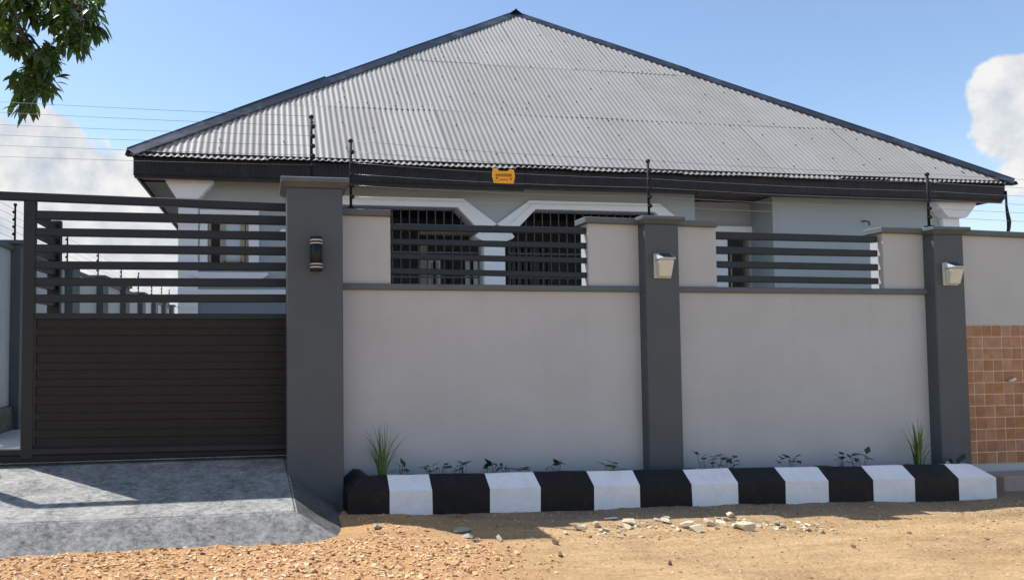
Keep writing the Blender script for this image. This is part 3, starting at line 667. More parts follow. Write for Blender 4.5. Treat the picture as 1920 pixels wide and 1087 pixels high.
# ------------------------------------------------------------------ front wall
def front_wall():
    Wl = thing('boundary_wall', 'pale grey boundary wall with dark grey pillars and horizontal rails between', 'wall', (4.0, YW, 0.0))
    X = lambda x, y=500, Y=YW: atY(x, y, Y)[0]
    zled = lambda x: np.interp(x, [.7, 6.95], [atY(643, 543, YW)[2], atY(1738, 552.5, YW)[2]])
    ztop = lambda x: np.interp(x, [.7, 6.9, 8.2], [atY(641, 391.5, YW)[2], atY(1729, 429, YW)[2], atY(1920, 438.5, YW)[2]])
    x0, x1, x2, x3, x4 = .60, X(1197), X(1277), X(1736), X(1812)
    # lower panels
    for a, b in ((x0, x1 + .1), (x2 - .1, x3 + .1)):
        tiltbox('wall_panel', a, b, YW, YW + WT, -.25, -.25, zled(a) - .0, zled(b) - .0, 'wall_paint', Wl)
        tiltbox('ledge', a, b, YW - .035, YW + WT + .02, zled(a) + .0008, zled(b) + .0008, zled(a) + .058 - .0, zled(b) + .058, 'cap_paint', Wl, .006)
    # upper piers and copings
    ov = .045
    for a, b, la, lb in ((x0, X(732, 470), 0, 1), (X(1103, 480), x1 + .1, 1, 0), (x2 - .1, X(1343, 480), 0, 1), (X(1656, 490), x3 + .1, 1, 0)):
        za, zb = ztop(a), ztop(b)
        tiltbox('upper_wall', a, b, YW + .001, YW + WT, zled(a) + .0585, zled(b) + .0585, za - .062, zb - .062, 'wall_paint', Wl)
        tiltbox('coping', a - (ov if la else 0), b + (0 if lb == 0 else .0), YW - ov, YW + WT + ov, za - .061, zb - .061, za, zb, 'cap_paint', Wl, .007)
    # rails
    def rails(pxl, pxr, ys_l, ys_r):
        xa, xb = X(pxl, 470) - .03, X(pxr, 470) + .04
        for (yl, yr) in zip(ys_l, ys_r):
            t0, b0 = atY(pxl, yl[0], YW + .04)[2], atY(pxl, yl[1], YW + .04)[2]; t1, b1 = atY(pxr, yr[0], YW + .04)[2], atY(pxr, yr[1], YW + .04)[2]
            tiltbox('rail', xa, xb, YW + .035, YW + .085, b0, b1, t0, t1, 'rail_metal', Wl, .005)
    rails(735, 1097, [(419, 431), (447, 458), (474.5, 485), (502, 513)], [(426.5, 438.5), (455, 466), (483, 493.5), (510.5, 521)])
    rails(1345, 1645, [(434, 448), (461.5, 475.5), (489, 501.5), (516, 528)], [(442.5, 454.5), (469, 481), (495, 507), (521, 532.5)])
    # pillars
    def pillar(xl, xr, y0, y1, ztop_, zc, zb, ov, fine=.008):
        p = box('pillar', xl, xr, y0, y1, zb, ztop_ - zc, 'pillar_paint', Wl, fine)
        hexa('pillar_cap', [(xl - .0, y0 - .0, ztop_ - zc + .001), (xr + .0, y0, ztop_ - zc + .001), (xr, y1, ztop_ - zc + .001), (xl, y1, ztop_ - zc + .001)] +
             [(xl - ov, y0 - ov, ztop_ - zc + .035), (xr + ov, y0 - ov, ztop_ - zc + .035), (xr + ov, y1 + ov, ztop_ - zc + .035), (xl - ov, y1 + ov, ztop_ - zc + .035)], 'cap_paint', p)
        box('pillar_cap', xl - ov, xr + ov, y0 - ov, y1 + ov, ztop_ - zc + .0355, ztop_, 'cap_paint', p, .007)
    YL = 6.33
    pillar(atY(538, 500, YL)[0], atY(643, 500, YL)[0], YL, YL + .50, atY(585, 331, YL - .06)[2], .085, -.2, .055)
    for a, b, yt in ((1213, 1276, 404), (1757, 1812, 424.5)):
        pillar(X(a, 600, YP), X(b, 600, YP), YP, YW + WT + .10, atY((a + b) / 2, yt, YP - .05)[2], .075, -.25, .05)
    return ztop
ZTOP = front_wall()

def tiled_wall():
    T = thing('tiled_wall', 'grey wall end with brown square tiles on its lower half', 'wall', (8.5, YW, 0))
    xa = atY(1808, 700, YW)[0]; xb = 11.5
    zt0 = ZTOP(xa) ; zt1 = ZTOP(8.2) - .02 * 3.3
    zti = atY(1860, 609.5, YW)[2]; zbo = atY(1850, 869, YW)[2]
    tiltbox('wall_panel', xa, xb, YW + .012, YW + WT, -.25, -.25, zt0 - .05, zt1 - .05, 'wall_paint', T)
    tiltbox('coping', xa, xb, YW - .03, YW + WT + .04, zt0 - .0495, zt1 - .0495, zt0 + .01, zt1 + .01, 'cap_paint', T, .007)
    box('grout_bed', xa, xb, YW + .004, YW + .0115, zbo, zti, 'grout', T)
    rows = 12; th = (zti - zbo) / rows; tw = .122
    meshes = {}
    k = 0; col = 0; x = xa + .002
    while x < xb - .1 and col < 16:
        for r in range(rows):
            z = zbo + r * th
            jx = random.uniform(-.003, .003)
            o = box('tile', x + .0048 + jx, x + tw - .0048 + jx, YW + .0005 + random.uniform(-.001, .001), YW + .0038, z + .0048, z + th - .0048, 'tile_%d' % random.choices(range(5), [3, 3, 2, 2 + (r > 7) * 3, 3 + (r < 8)])[0], T, .001)
        x += tw; col += 1
    # stub of a water pipe poking through a tile
    p = atY(1893, 712, YW); tube('pipe_stub', [(p[0] - .01, YW + .0, p[2] - .01), (p[0], YW - .035, p[2]), (p[0] + .02, YW - .05, p[2] + .02)], .013, 'house_white', T, 8)
    # plinth strip at the foot
    zp = atY(1890, 893, YW - .28)[2]
    box('plinth', xa + .12, xb, YW - .28, YW + .002, -.3, zp, 'plinth_pink', T, .01)
tiled_wall()

# ------------------------------------------------------------------ striped kerb
def kerb():
    K = thing('striped_kerb', 'low planter kerb painted in black and white blocks along the wall foot', 'kerb', (3.7, YK, 0.0))
    xs_px = [657, 730.5, 811, 917.5, 1013, 1113, 1202, 1298.5, 1385.6, 1474, 1555, 1640, 1716, 1799, 1869]
    ys_px = np.interp(xs_px, [655, 1870], [962, 930])
    xs = [atY(x, y, YK)[0] for x, y in zip(xs_px, ys_px)]
    prof = lambda: [(0.0, -.15), (0.0, .203), (.14, .312), (.20, .305), (.20, -.15)]     # inwards, up
    def wob(): return random.uniform(-.004, .004)
    JIT = [[(random.uniform(-.009, .009), random.uniform(-.004, .004)) for _ in range(5)] for _ in range(16)]
    def block(name, stations, mat):        # stations: list of (corner xy function)
        bm = bmesh.new(); rings = []
        for st in stations: rings.append([bm.verts.new(st(i, z)) for i, z in PR])
        for a, b in zip(rings[:-1], rings[1:]):
            for k in range(len(PR)): bm.faces.new((a[k - 1], a[k], b[k], b[k - 1]))
        bm.faces.new(rings[0]); bm.faces.new(rings[-1][::-1])
        bmesh.ops.bevel(bm, geom=[e for e in bm.edges if len(e.link_faces) == 2 and abs(e.calc_face_angle(0)) > .3], offset=.007, segments=2, affect='EDGES')
        return bm_obj(name, bm, mat, K)
    PR = prof()
    def jst(n_, x, z0):
        def f(i, z):
            q = PR.index((i, z)); return (x + JIT[n_][q][0], YK + i, z + z0 * (1 if z > 0 else 2) + JIT[n_][q][1])
        return f
    X0, X1 = xs[0], xs[-1]
    end_l = X0 - .02; end_r = X1
    for k in range(14):
        a, b = xs[k], xs[k + 1]; mat = 'kerb_black' if k % 2 == 0 else 'kerb_white'
        st = []
        z0a, z0b = float(gz(a)) + wob(), float(gz(b)) + wob()
        if k == 0:
            # angled return towards the gate pillar, then the mitred corner
            st.append(lambda i, z: (end_l + .02 + i * .92 - .05, 6.56 , z + .012 if z > 0 else z))
            st.append(lambda i, z: (end_l + i * 1.0, YK + i * .95, z))
        else: st.append(jst(k, a, z0a))
        mid = (a + b) / 2; wy = wob(); st.append(lambda i, z, m_=mid, z0=(z0a + z0b) / 2, wy=wy: (m_, YK + i + wy, z + z0 * (1 if z > 0 else 2)))
        if k == 13:
            st.append(lambda i, z: (end_r - i * .9, YK + i * 1.0, z + z0b))
            st.append(lambda i, z: (end_r - i * .9 + .0, 6.56, z + z0b))
        else: st.append(jst(k + 1, b - .0005, z0b))
        block('kerb_block', st, mat)
    # soil bed
    V = []; n = 60
    ys_ = np.linspace(YK + .19, YW - .001, 6)
    for x in np.linspace(X0 + .1, X1 - .1, n):
        for y in ys_: V.append((x, y, .235 + float(gz(x)) + .03 * random.random()))
    Fc = [(i * 6 + j, (i + 1) * 6 + j, (i + 1) * 6 + j + 1, i * 6 + j + 1) for i in range(n - 1) for j in range(5)]
    structure(mesh('soil', V, Fc, 'soil', None, True))
kerb()

# ------------------------------------------------------------------ gate
def gate():
    G = thing('sliding_gate', 'dark metal sliding gate, open slats above and ribbed panels below', 'gate', (-1.0, YG, .42))
    gx = lambda x, y=600: atY(x, y, YG)[0]
    gz_ = lambda y, x=55: atY(x, y, YG)[2]
    XPL, XPR = gx(41), gx(64); XEND = .30
    XT = -3.0
    slope = lambda x, yl, yr: np.interp(x, [gx(55), gx(529)], [atY(55, yl, YG)[2], atY(529, yr, YG)[2]])
    def bar(name, x0, x1, y0, y1, yt, yb, mat, par, bev=.005):     # yt/yb: (y at left, y at right) in the photo
        sl = lambda x, yy: atY(55, yy[0], YG)[2] + (x - gx(55)) / (gx(529) - gx(55)) * (atY(529, yy[1], YG)[2] - atY(55, yy[0], YG)[2])
        return tiltbox(name, x0, x1, y0, y1, sl(x0, yb), sl(x1, yb), sl(x0, yt), sl(x1, yt), mat, par, bev)
    top = bar('top_rail', XT, XEND, YG, YG + .06, (360, 380.5), (376, 395), 'gate_metal', G)
    post = box('post', XPL, XPR, YG + .001, YG + .061, .47, gz_(376), 'gate_metal', G, .005)
    sl = [((394, 404.5), (410, 421)), ((426.5, 434), (441, 449.5)), ((457.5, 462.5), (472.5, 478)), ((489, 492), (503, 507.5)), ((520, 522), (535, 537.5)), ((551.5, 551.5), (567, 566.5))]
    for yt, yb in sl: bar('slat', XPR - .001, XEND, YG + .004, YG + .058, yt, yb, 'gate_metal', G)
    bar('mid_rail', XPR - .001, XEND, YG, YG + .06, (586.5, 588), (598, 598.5), 'gate_metal', G)
    # ribbed lower part: recessed boards between raised ribs
    tops = [598, 629, 662, 694, 725, 758, 789, 821.5]; bots = [615.5, 648, 680, 711, 742, 774, 806, 837]
    yr = lambda y: 598.5 + (y - 598) * (833 - 598.5) / (840 - 598)
    for t_, b_ in zip(tops, bots): bar('panel_board', XPR - .001, XEND, YG + .017, YG + .030, (t_ - 1, yr(t_ - 1)), (b_ + 1, yr(b_ + 1)), 'gate_board', G, 0)
    for b_, t_ in zip(bots, tops[1:] + [841]):
        bar('rib', XPR - .001, XEND, YG + .006, YG + .05, (b_, yr(b_)), (t_, yr(t_)), 'gate_board', G, .005)
    bar('inner_stile', XPR + .001, XPR + .016, YG + .005, YG + .027, (598.5, 599), (836, 829), 'gate_metal', G, 0)
    bar('bottom_rail', XT, XEND, YG - .001, YG + .06, (841, 832.5), (853, 842), 'gate_metal', G)
    bar('track_beam', XT, XEND, YG + .012, YG + .07, (853.2, 842.2), (867, 851), 'gate_board', G)
    box('threshold_strip', XT, .24, YG - .03, YG + .10, .44, float(gz_(867)) - .002, 'ramp_concrete', G)
    box('post', -3.06, -2.94, YG + .001, YG + .061, .47, gz_(372) + .02, 'gate_metal', G, .005)
    # return frame at the tail: a rear post tied back by short rails
    yb_ = YG + .78
    rp = box('return_post', XPL - .02, XPL + .10, yb_, yb_ + .08, .44, gz_(376) - .04, 'gate_metal', G, .005)
    for yt, yb in sl:
        z1, z0 = gz_(yt[0]), gz_(yb[0]); box('return_rail', XPL + .02, XPL + .07, YG + .065, yb_ - .001, z0 + .01, z1 + .01, 'gate_metal', G, .004)
gate()

def left_gate_pillar():
    P = thing('gate_pillar', 'dark grey gate pillar where the open gate ends, beyond the boundary wall', 'pillar', (-3.8, 7.0, 0))
    p = box('shaft', -4.07, -3.52, 6.90, 7.40, -.2, 2.9, 'pillar_paint', P, .008)
    box('cap', -4.13, -3.46, 6.84, 7.46, 2.901, 2.96, 'cap_paint', P, .007)
left_gate_pillar()
def next_wall():
    N_ = thing('plot_wall', 'pale grey wall of the next plot beyond the far gate pillar', 'wall', (-9, 7.1, 0))
    box('wall_panel', -16, -4.08, 7.06, 7.22, -.25, 2.28, 'neigh_wall', N_)
    box('coping', -16, -4.08, 7.01, 7.27, 2.2805, 2.34, 'neigh_pillar', N_, .007)
    for x in (-7.2, -10.4, -13.6): box('pillar', x, x + .4, 6.94, 7.30, -.25, 2.44, 'neigh_pillar', N_, .008)
next_wall()

# ------------------------------------------------------------------ side boundary wall inside the yard
def side_wall():
    S = thing('side_wall', 'pale side boundary wall with dark pillars running back into the yard', 'wall', (-3.3, 15, FLOOR))
    XS = -3.2; zt = 2.72
    box('wall_panel', XS - .18, XS, 8.6, 25, FLOOR - .3, zt - .06, 'neigh_wall', S)
    box('coping', XS - .23, XS + .05, 8.6, 25, zt - .059, zt, 'neigh_pillar', S, .006)
    box('plinth', XS + .001, XS + .06, 8.6, 24.9, FLOOR, FLOOR + .3, 'plinth_dark', S)
    ys = [9.65, 12.1, 14.25, 16.45, 18.6, 20.7, 22.6, 24.3]
    for i, y in enumerate(ys):
        p = box('pillar', XS - .22, XS + .12, y, y + .45, FLOOR, zt + .02, 'neigh_pillar', S, .006)
        box('pillar_cap', XS - .27, XS + .17, y - .05, y + .50, zt + .021, zt + .07, 'neigh_pillar', p, .006)
    # its electric fence posts
    src = None
    for i, y in enumerate(ys):
        lab = 'black electric fence post on the %s side wall pillar counted from the gate' % ORD[i]
        if src is None:
            src = fence_post((XS - .02, y + .2, zt + .07), .50, lab, 'fence posts on the side wall', side=-1)
        else:
            c = src.copy(); COL.objects.link(c); c.location = (XS - .02, y + .2, zt + .07)
            for ch in src.children:
                d = ch.copy(); COL.objects.link(d); d.parent = c; d.matrix_parent_inverse = ch.matrix_parent_inverse.copy()
            c['label'] = lab
    for k in range(5):
        z = zt + .07 + .06 + k * .095
        tag(tube('fence_wire', [(XS - .05, 8.6, z), (XS - .05, 15.9, z - .01), (XS - .05, 25, z)], .0022, 'wire_steel', None, 4), 'thin fence wire along the side wall posts, %s from the bottom' % ORD[k], 'wire', 'wires above the side wall')

INS = None
def fence_post(base, h, label, group, side=1, n=6, z_gap=.095, thin=.013):
    bx, by, bz = base
    P = thing('fence_post', label, 'fence post', base, group)
    tube('rod', [(bx, by, bz - .01), (bx, by, bz + h)], thin, 'dark_metal', P, 8)
    box('foot_plate', bx - .03, bx + .03, by - .03, by + .03, bz - .004, bz + .012, 'dark_metal', P)
    for k in range(n):
        z = bz + h - .012 - k * z_gap
        bm = bmesh.new(); bm_tube(bm, [(bx + .013 * side * (k > 0), by, z - .018), (bx + .013 * side * (k > 0), by, z - .009), (bx + .013 * side * (k > 0), by, z + .009), (bx + .013 * side * (k > 0), by, z + .018)], [.014, .023, .023, .014], 8)
        bm_obj('insulator', bm, 'plastic_black', P, True)
    return P
side_wall()

# electric fence on the front wall
def front_fence():
    posts = []
    for px, yt, yb, Y, lab in ((584, 217, 331, YW + .02, 'black electric fence post rising from the tall gate pillar'),
                               (658, 262, 391, YW + .06, 'black electric fence post on the coping beside the tall gate pillar'),
                               (1217, 300, 405, YW + .06, 'black electric fence post on the middle pillar'),
                               (1742, 325, 425, YW + .06, 'black electric fence post on the pillar next to the tiled wall')):
        t_, b_ = atY(px, yt, Y), atY(px, yb, Y)
        h = t_[2] - b_[2]
        n = 6; fence_post((b_[0], Y, b_[2]), h, lab, 'electric fence posts on the front wall', 1, n, (h - .06) / 5.6)
        posts.append([(b_[0], Y, t_[2] - .012 - k * (h - .06) / 5.6) for k in range(n)])
    farl = [(-4.6, YW + .05, atY(0, y, YW + .05)[2] + .02) for y in (187, 207, 233, 252, 271, 293)]
    farr = [(12.5, YW + .06, posts[3][k][2] - .03) for k in range(6)]
    for k in range(6):
        def span(a, b, sag):
            a = np.array(a); b = np.array(b); return [tuple(a + (b - a) * t + np.array([0, -.016, -sag * 4 * t * (1 - t)])) for t in np.linspace(0, 1, 9)]
        tag(tube('fence_wire', span(farl[k], posts[0][k], .02), .0017, 'wire_dark', None, 4), 'thin dark wire above the gate, %s from the top' % ORD[k], 'wire', 'wires above the gate')
        tag(tube('fence_wire', span(posts[1][k], posts[2][k], .02)[:-1] + span(posts[2][k], posts[3][k], .015), .0018, 'wire_steel', None, 4), 'thin steel wire between the posts on the boundary wall, %s from the top' % ORD[k], 'wire', 'wires above the front wall')
        tag(tube('fence_wire', span(posts[3][k], farr[k], .03), .0018, 'wire_steel', None, 4), 'thin steel wire above the tiled wall end, %s from the top' % ORD[k], 'wire', 'wires above the tiled wall')
    # warning plate hung on the wires
    S = thing('warning_sign', 'small yellow notched warning plate hung on the fence wires', 'sign', atY(944, 331, YW + .03))
    Y = YW + .030
    q = lambda x, y, Yq=Y: atY(x, y, Yq)
    outline = [(924.5, 316), (932, 315), (935.5, 320.5), (952.5, 321), (955, 317.5), (963.5, 318), (965.5, 331), (963, 344.5), (947, 344), (926.5, 343), (923, 330)]
    bm = bmesh.new(); a = [bm.verts.new(q(*p)) for p in outline]; b = [bm.verts.new(np.array(q(*p)) + np.array([0, .006, 0])) for p in outline]
    bm.faces.new(a); bm.faces.new(b[::-1])
    for i in range(len(a)): bm.faces.new((a[i - 1], a[i], b[i], b[i - 1]))
    bm_obj('plate', bm, 'sign_yellow', S)
    def ink(name, pts, mat):
        mesh(name, [np.array(q(x, y)) + np.array([0, -.0025, 0]) for x, y in pts], [tuple(range(len(pts)))], mat, S)
    # worn lettering: only the two rows of strokes and the blob of the emblem can be made out
    bm = bmesh.new()
    def stroke(x0, y0, x1, y1):
        pts = [(x0, y0), (x1, y0), (x1, y1), (x0, y1)]; bm.faces.new([bm.verts.new(np.array(q(x, y)) + np.array([0, -.0025, 0])) for x, y in pts])
    for x in np.arange(929.5, 958.5, 1.9): stroke(x, 326.6 + random.uniform(-.3, .3), x + 1.15, 331.4 + random.uniform(-.5, .5))
    stroke(929.2, 326.3, 959, 327.2)
    for x in np.arange(937, 951, 1.7): stroke(x, 335.6, x + 1.0, 338.4)
    stroke(927.5, 338.8, 936, 339.4); stroke(929.5, 332.3, 934, 335.8)
    o = bm_obj('lettering', bm, 'sign_ink', S)
    ink('emblem', [(955.2, 334), (959, 333.5), (960, 337.5), (956, 338)], 'sign_red')
front_fence()

# ------------------------------------------------------------------ wall lamps
def white_lamp(cx, cz, Y, label):
    L = thing('wall_lamp', label, 'wall lamp', (cx, Y, cz), 'white louvred wall lamps')
    w, h = .092, .118
    box('back_plate', cx - w, cx + w * .9, Y - .02, Y - .0005, cz - h, cz + h, 'lamp_white', L, .004)
    # frosted box: deeper at the top
    y0, y1 = Y - .021, Y - .021
    p = lambda x, d, z: (x, Y - .0205 - d, z)
    xl, xr = cx - w * .86, cx + w * .80
    hexa('diffuser', [p(xl + .01, .042, cz - h + .012), p(xr - .012, .042, cz - h + .012), p(xr - .012, 0, cz - h + .012), p(xl + .01, 0, cz - h + .012), p(xl, .080, cz + .055), p(xr, .080, cz + .055), p(xr, 0, cz + .055), p(xl, 0, cz + .055)], 'lamp_lens', L, .006)
    # hood: sloping frame with slots
    a0, a1 = cz + h + .004, cz + .057
    hood = hexa('hood', [p(xl - .008, .092, a1 - .002 + .002), p(xr + .008, .092, a1 + .000), p(xr + .008, .0, a1 + .002), p(xl - .008, 0, a1 + .002), p(xl - .008, .092, a1 + .014), p(xr + .008, .092, a1 + .014), p(xr + .01, .0, a0), p(xl - .008, .0, a0)], 'lamp_white', L, .003)
    n = 3
    for k in range(n):
        t0 = .12 + k * .29; t1 = t0 + .17
        f = lambda x, t, e: p(x, .092 * (1 - t) + 0.0, (a1 + .014) * (1 - t) + a0 * t + e)
        hexa('louvre_slot', [f(xl + .03, t0, -.004), f(xr - .004, t0, -.004), f(xr - .004, t1, -.004), f(xl + .03, t1, -.004), f(xl + .03, t0, .0035), f(xr - .004, t0, .0035), f(xr - .004, t1, .0035), f(xl + .03, t1, .0035)], 'dark_metal', hood)
    tube('screw', [(cx - w * .72, Y - .045, cz + h * .5), (cx - w * .72, Y - .02, cz + h * .5)], .008, 'dark_metal', L, 6)
c = atY(1241.5, 499, YP); white_lamp(c[0], c[2], YP, 'white louvred wall lamp on the middle pillar')
c = atY(1780.5, 514, YP); white_lamp(c[0], c[2], YP, 'white louvred wall lamp on the pillar next to the tiled wall')
def black_lamp():
    YL = 6.33; c = atY(592, 478, YL); h = (atY(592, 447, YL)[2] - atY(592, 510, YL)[2]) / 2; r = .052
    L = thing('wall_lamp', 'black cylindrical up and down wall lamp with silver rings on the gate pillar', 'wall lamp', (c[0], YL, c[2]))
    cy = YL - .075
    box('bracket', c[0] - .03, c[0] + .03, cy + .04, YL - .0005, c[2] - .07, c[2] + .07, 'plastic_black', L, .004)
    tube('body', [(c[0], cy, c[2] - h * .56), (c[0], cy, c[2] + h * .56)], r, 'plastic_black', L, 20)
    for s in (-1, 1):
        zs = [.56, .66, .66, .75, .75, .84, .84, 1.0]
        tube('ring', [(c[0], cy, c[2] + s * h * .575), (c[0], cy, c[2] + s * h * .645)], r * 1.06, 'silver', L, 20)
        tube('spacer', [(c[0], cy, c[2] + s * h * .645), (c[0], cy, c[2] + s * h * .755)], r * .9, 'plastic_black', L, 20)
        tube('ring', [(c[0], cy, c[2] + s * h * .755), (c[0], cy, c[2] + s * h * .835)], r * 1.06, 'silver', L, 20)
        tube('end_cap', [(c[0], cy, c[2] + s * h * .835), (c[0], cy, c[2] + s * h)], r, 'plastic_black', L, 20)
black_lamp()

# loose cable under the right eave corner
def cable():
    p = [(1886, 358), (1887, 385), (1889, 400), (1892, 415), (1891.5, 428), (1889, 440), (1888, 470)]
    tag(tube('hanging_cable', [atY(x, y, YE + .02) for x, y in p], [.012, .014, .02, .026, .022, .016, .014], 'plastic_black', None, 8), 'black cable hanging from the roof corner over the tiled wall', 'cable')
cable()

# ------------------------------------------------------------------ plants
def blades(name, base, n, h, spread, mat, rseed, lean=0.0):
    r = random.Random(rseed); V, Fc = [], []
    for i in range(n):
        a = r.uniform(0, 2 * math.pi); L = h * r.uniform(.45, 1.0); out_ = r.uniform(.05, 1) ** 1.3 * spread * (1.25 - .5 * L / h); w = r.uniform(.004, .0085)
        d = np.array([math.cos(a), math.sin(a) * .6, 0]); side = np.array([-d[1], d[0], 0]); 
        b0 = np.array(base) + np.array([r.uniform(-.03, .03), r.uniform(-.03, .03), 0]); idx = len(V)
        curl = r.uniform(.5, 2.2)
        side = np.array([math.cos(a + 1.2), math.sin(a + 1.2), 0])
        for q in range(7):
            t = q / 6; p = b0 + d * out_ * t ** 1.7 + np.array([lean * t, 0, L * (t - .16 * curl * t ** 3 * (out_ / spread))]); ww = w * (1 - t ** 2) + .0006
            V += [p - side * ww, p + side * ww]
        for q in range(6): Fc.append((idx + 2 * q, idx + 2 * q + 1, idx + 2 * q + 3, idx + 2 * q + 2))
    return V, Fc
def grass_clump(px, py, top, n, spread, label, seed):
    Y = YK + .30; b = atY(px, py, Y); b[2] = .25 + float(gz(b[0])); h = atY(px, top, Y)[2] - b[2]
    V, Fc = blades('g', b, n, h, spread, 'blade', seed)
    tag(mesh('grass_clump', V, Fc, 'blade', None, True), label, 'grass clump')
grass_clump(716, 885, 778, 44, .36, 'tall green grass clump in the planter beside the tall gate pillar', 3)
grass_clump(1722, 860, 766, 34, .28, 'tall green grass clump in the planter beside the pillar next to the tiled wall', 5)
def weed(px, top, w, seed):
    r = random.Random(seed); Y = YK + .24; b = atY(px, 870, Y); b[2] = .24 + float(gz(b[0])); h = atY(px, top, Y)[2] - b[2]
    V, Fc = [], []
    for i in range(7 + int(w / 8)):
        a = r.uniform(0, 2 * math.pi); L = r.uniform(.06, .115); st = np.array([b[0] + r.uniform(-.5, .5) * w / 150, Y + r.uniform(-.04, .04), b[2] + h * r.uniform(.55, .95)])
        idx = len(V); V += [(st[0] + (b[0] - st[0]) * .5, Y, b[2]), (st[0] + (b[0] - st[0]) * .5 + .005, Y, b[2]), st + np.array([.003, 0, 0]), st]; Fc.append((idx, idx + 1, idx + 2, idx + 3))
        d = np.array([math.cos(a), math.sin(a), r.uniform(-.3, .8)]); s = np.array([-math.sin(a), math.cos(a), .2]); idx = len(V)
        V += [st, st + d * L * .4 + s * L * .28, st + d * L - np.array([0, 0, .01]), st + d * L * .4 - s * L * .28]; Fc.append((idx, idx + 1, idx + 2)); Fc.append((idx, idx + 2, idx + 3))
    tag(mesh('weed', V, Fc, 'weed'), 'small dark leafy weed poking up behind the striped kerb', 'weed', 'weeds in the planter')
for i, (px, top, w) in enumerate([(755, 872, 20), (822, 870, 40), (866, 868, 12), (918, 870, 30), (958, 872, 45), (1042, 866, 18), (1143, 864, 18), (1330, 845, 40), (1370, 856, 40), (1482, 848, 36), (1577, 847, 12), (1612, 848, 34), (1795, 862, 14)]):
    weed(px, top, w, i)

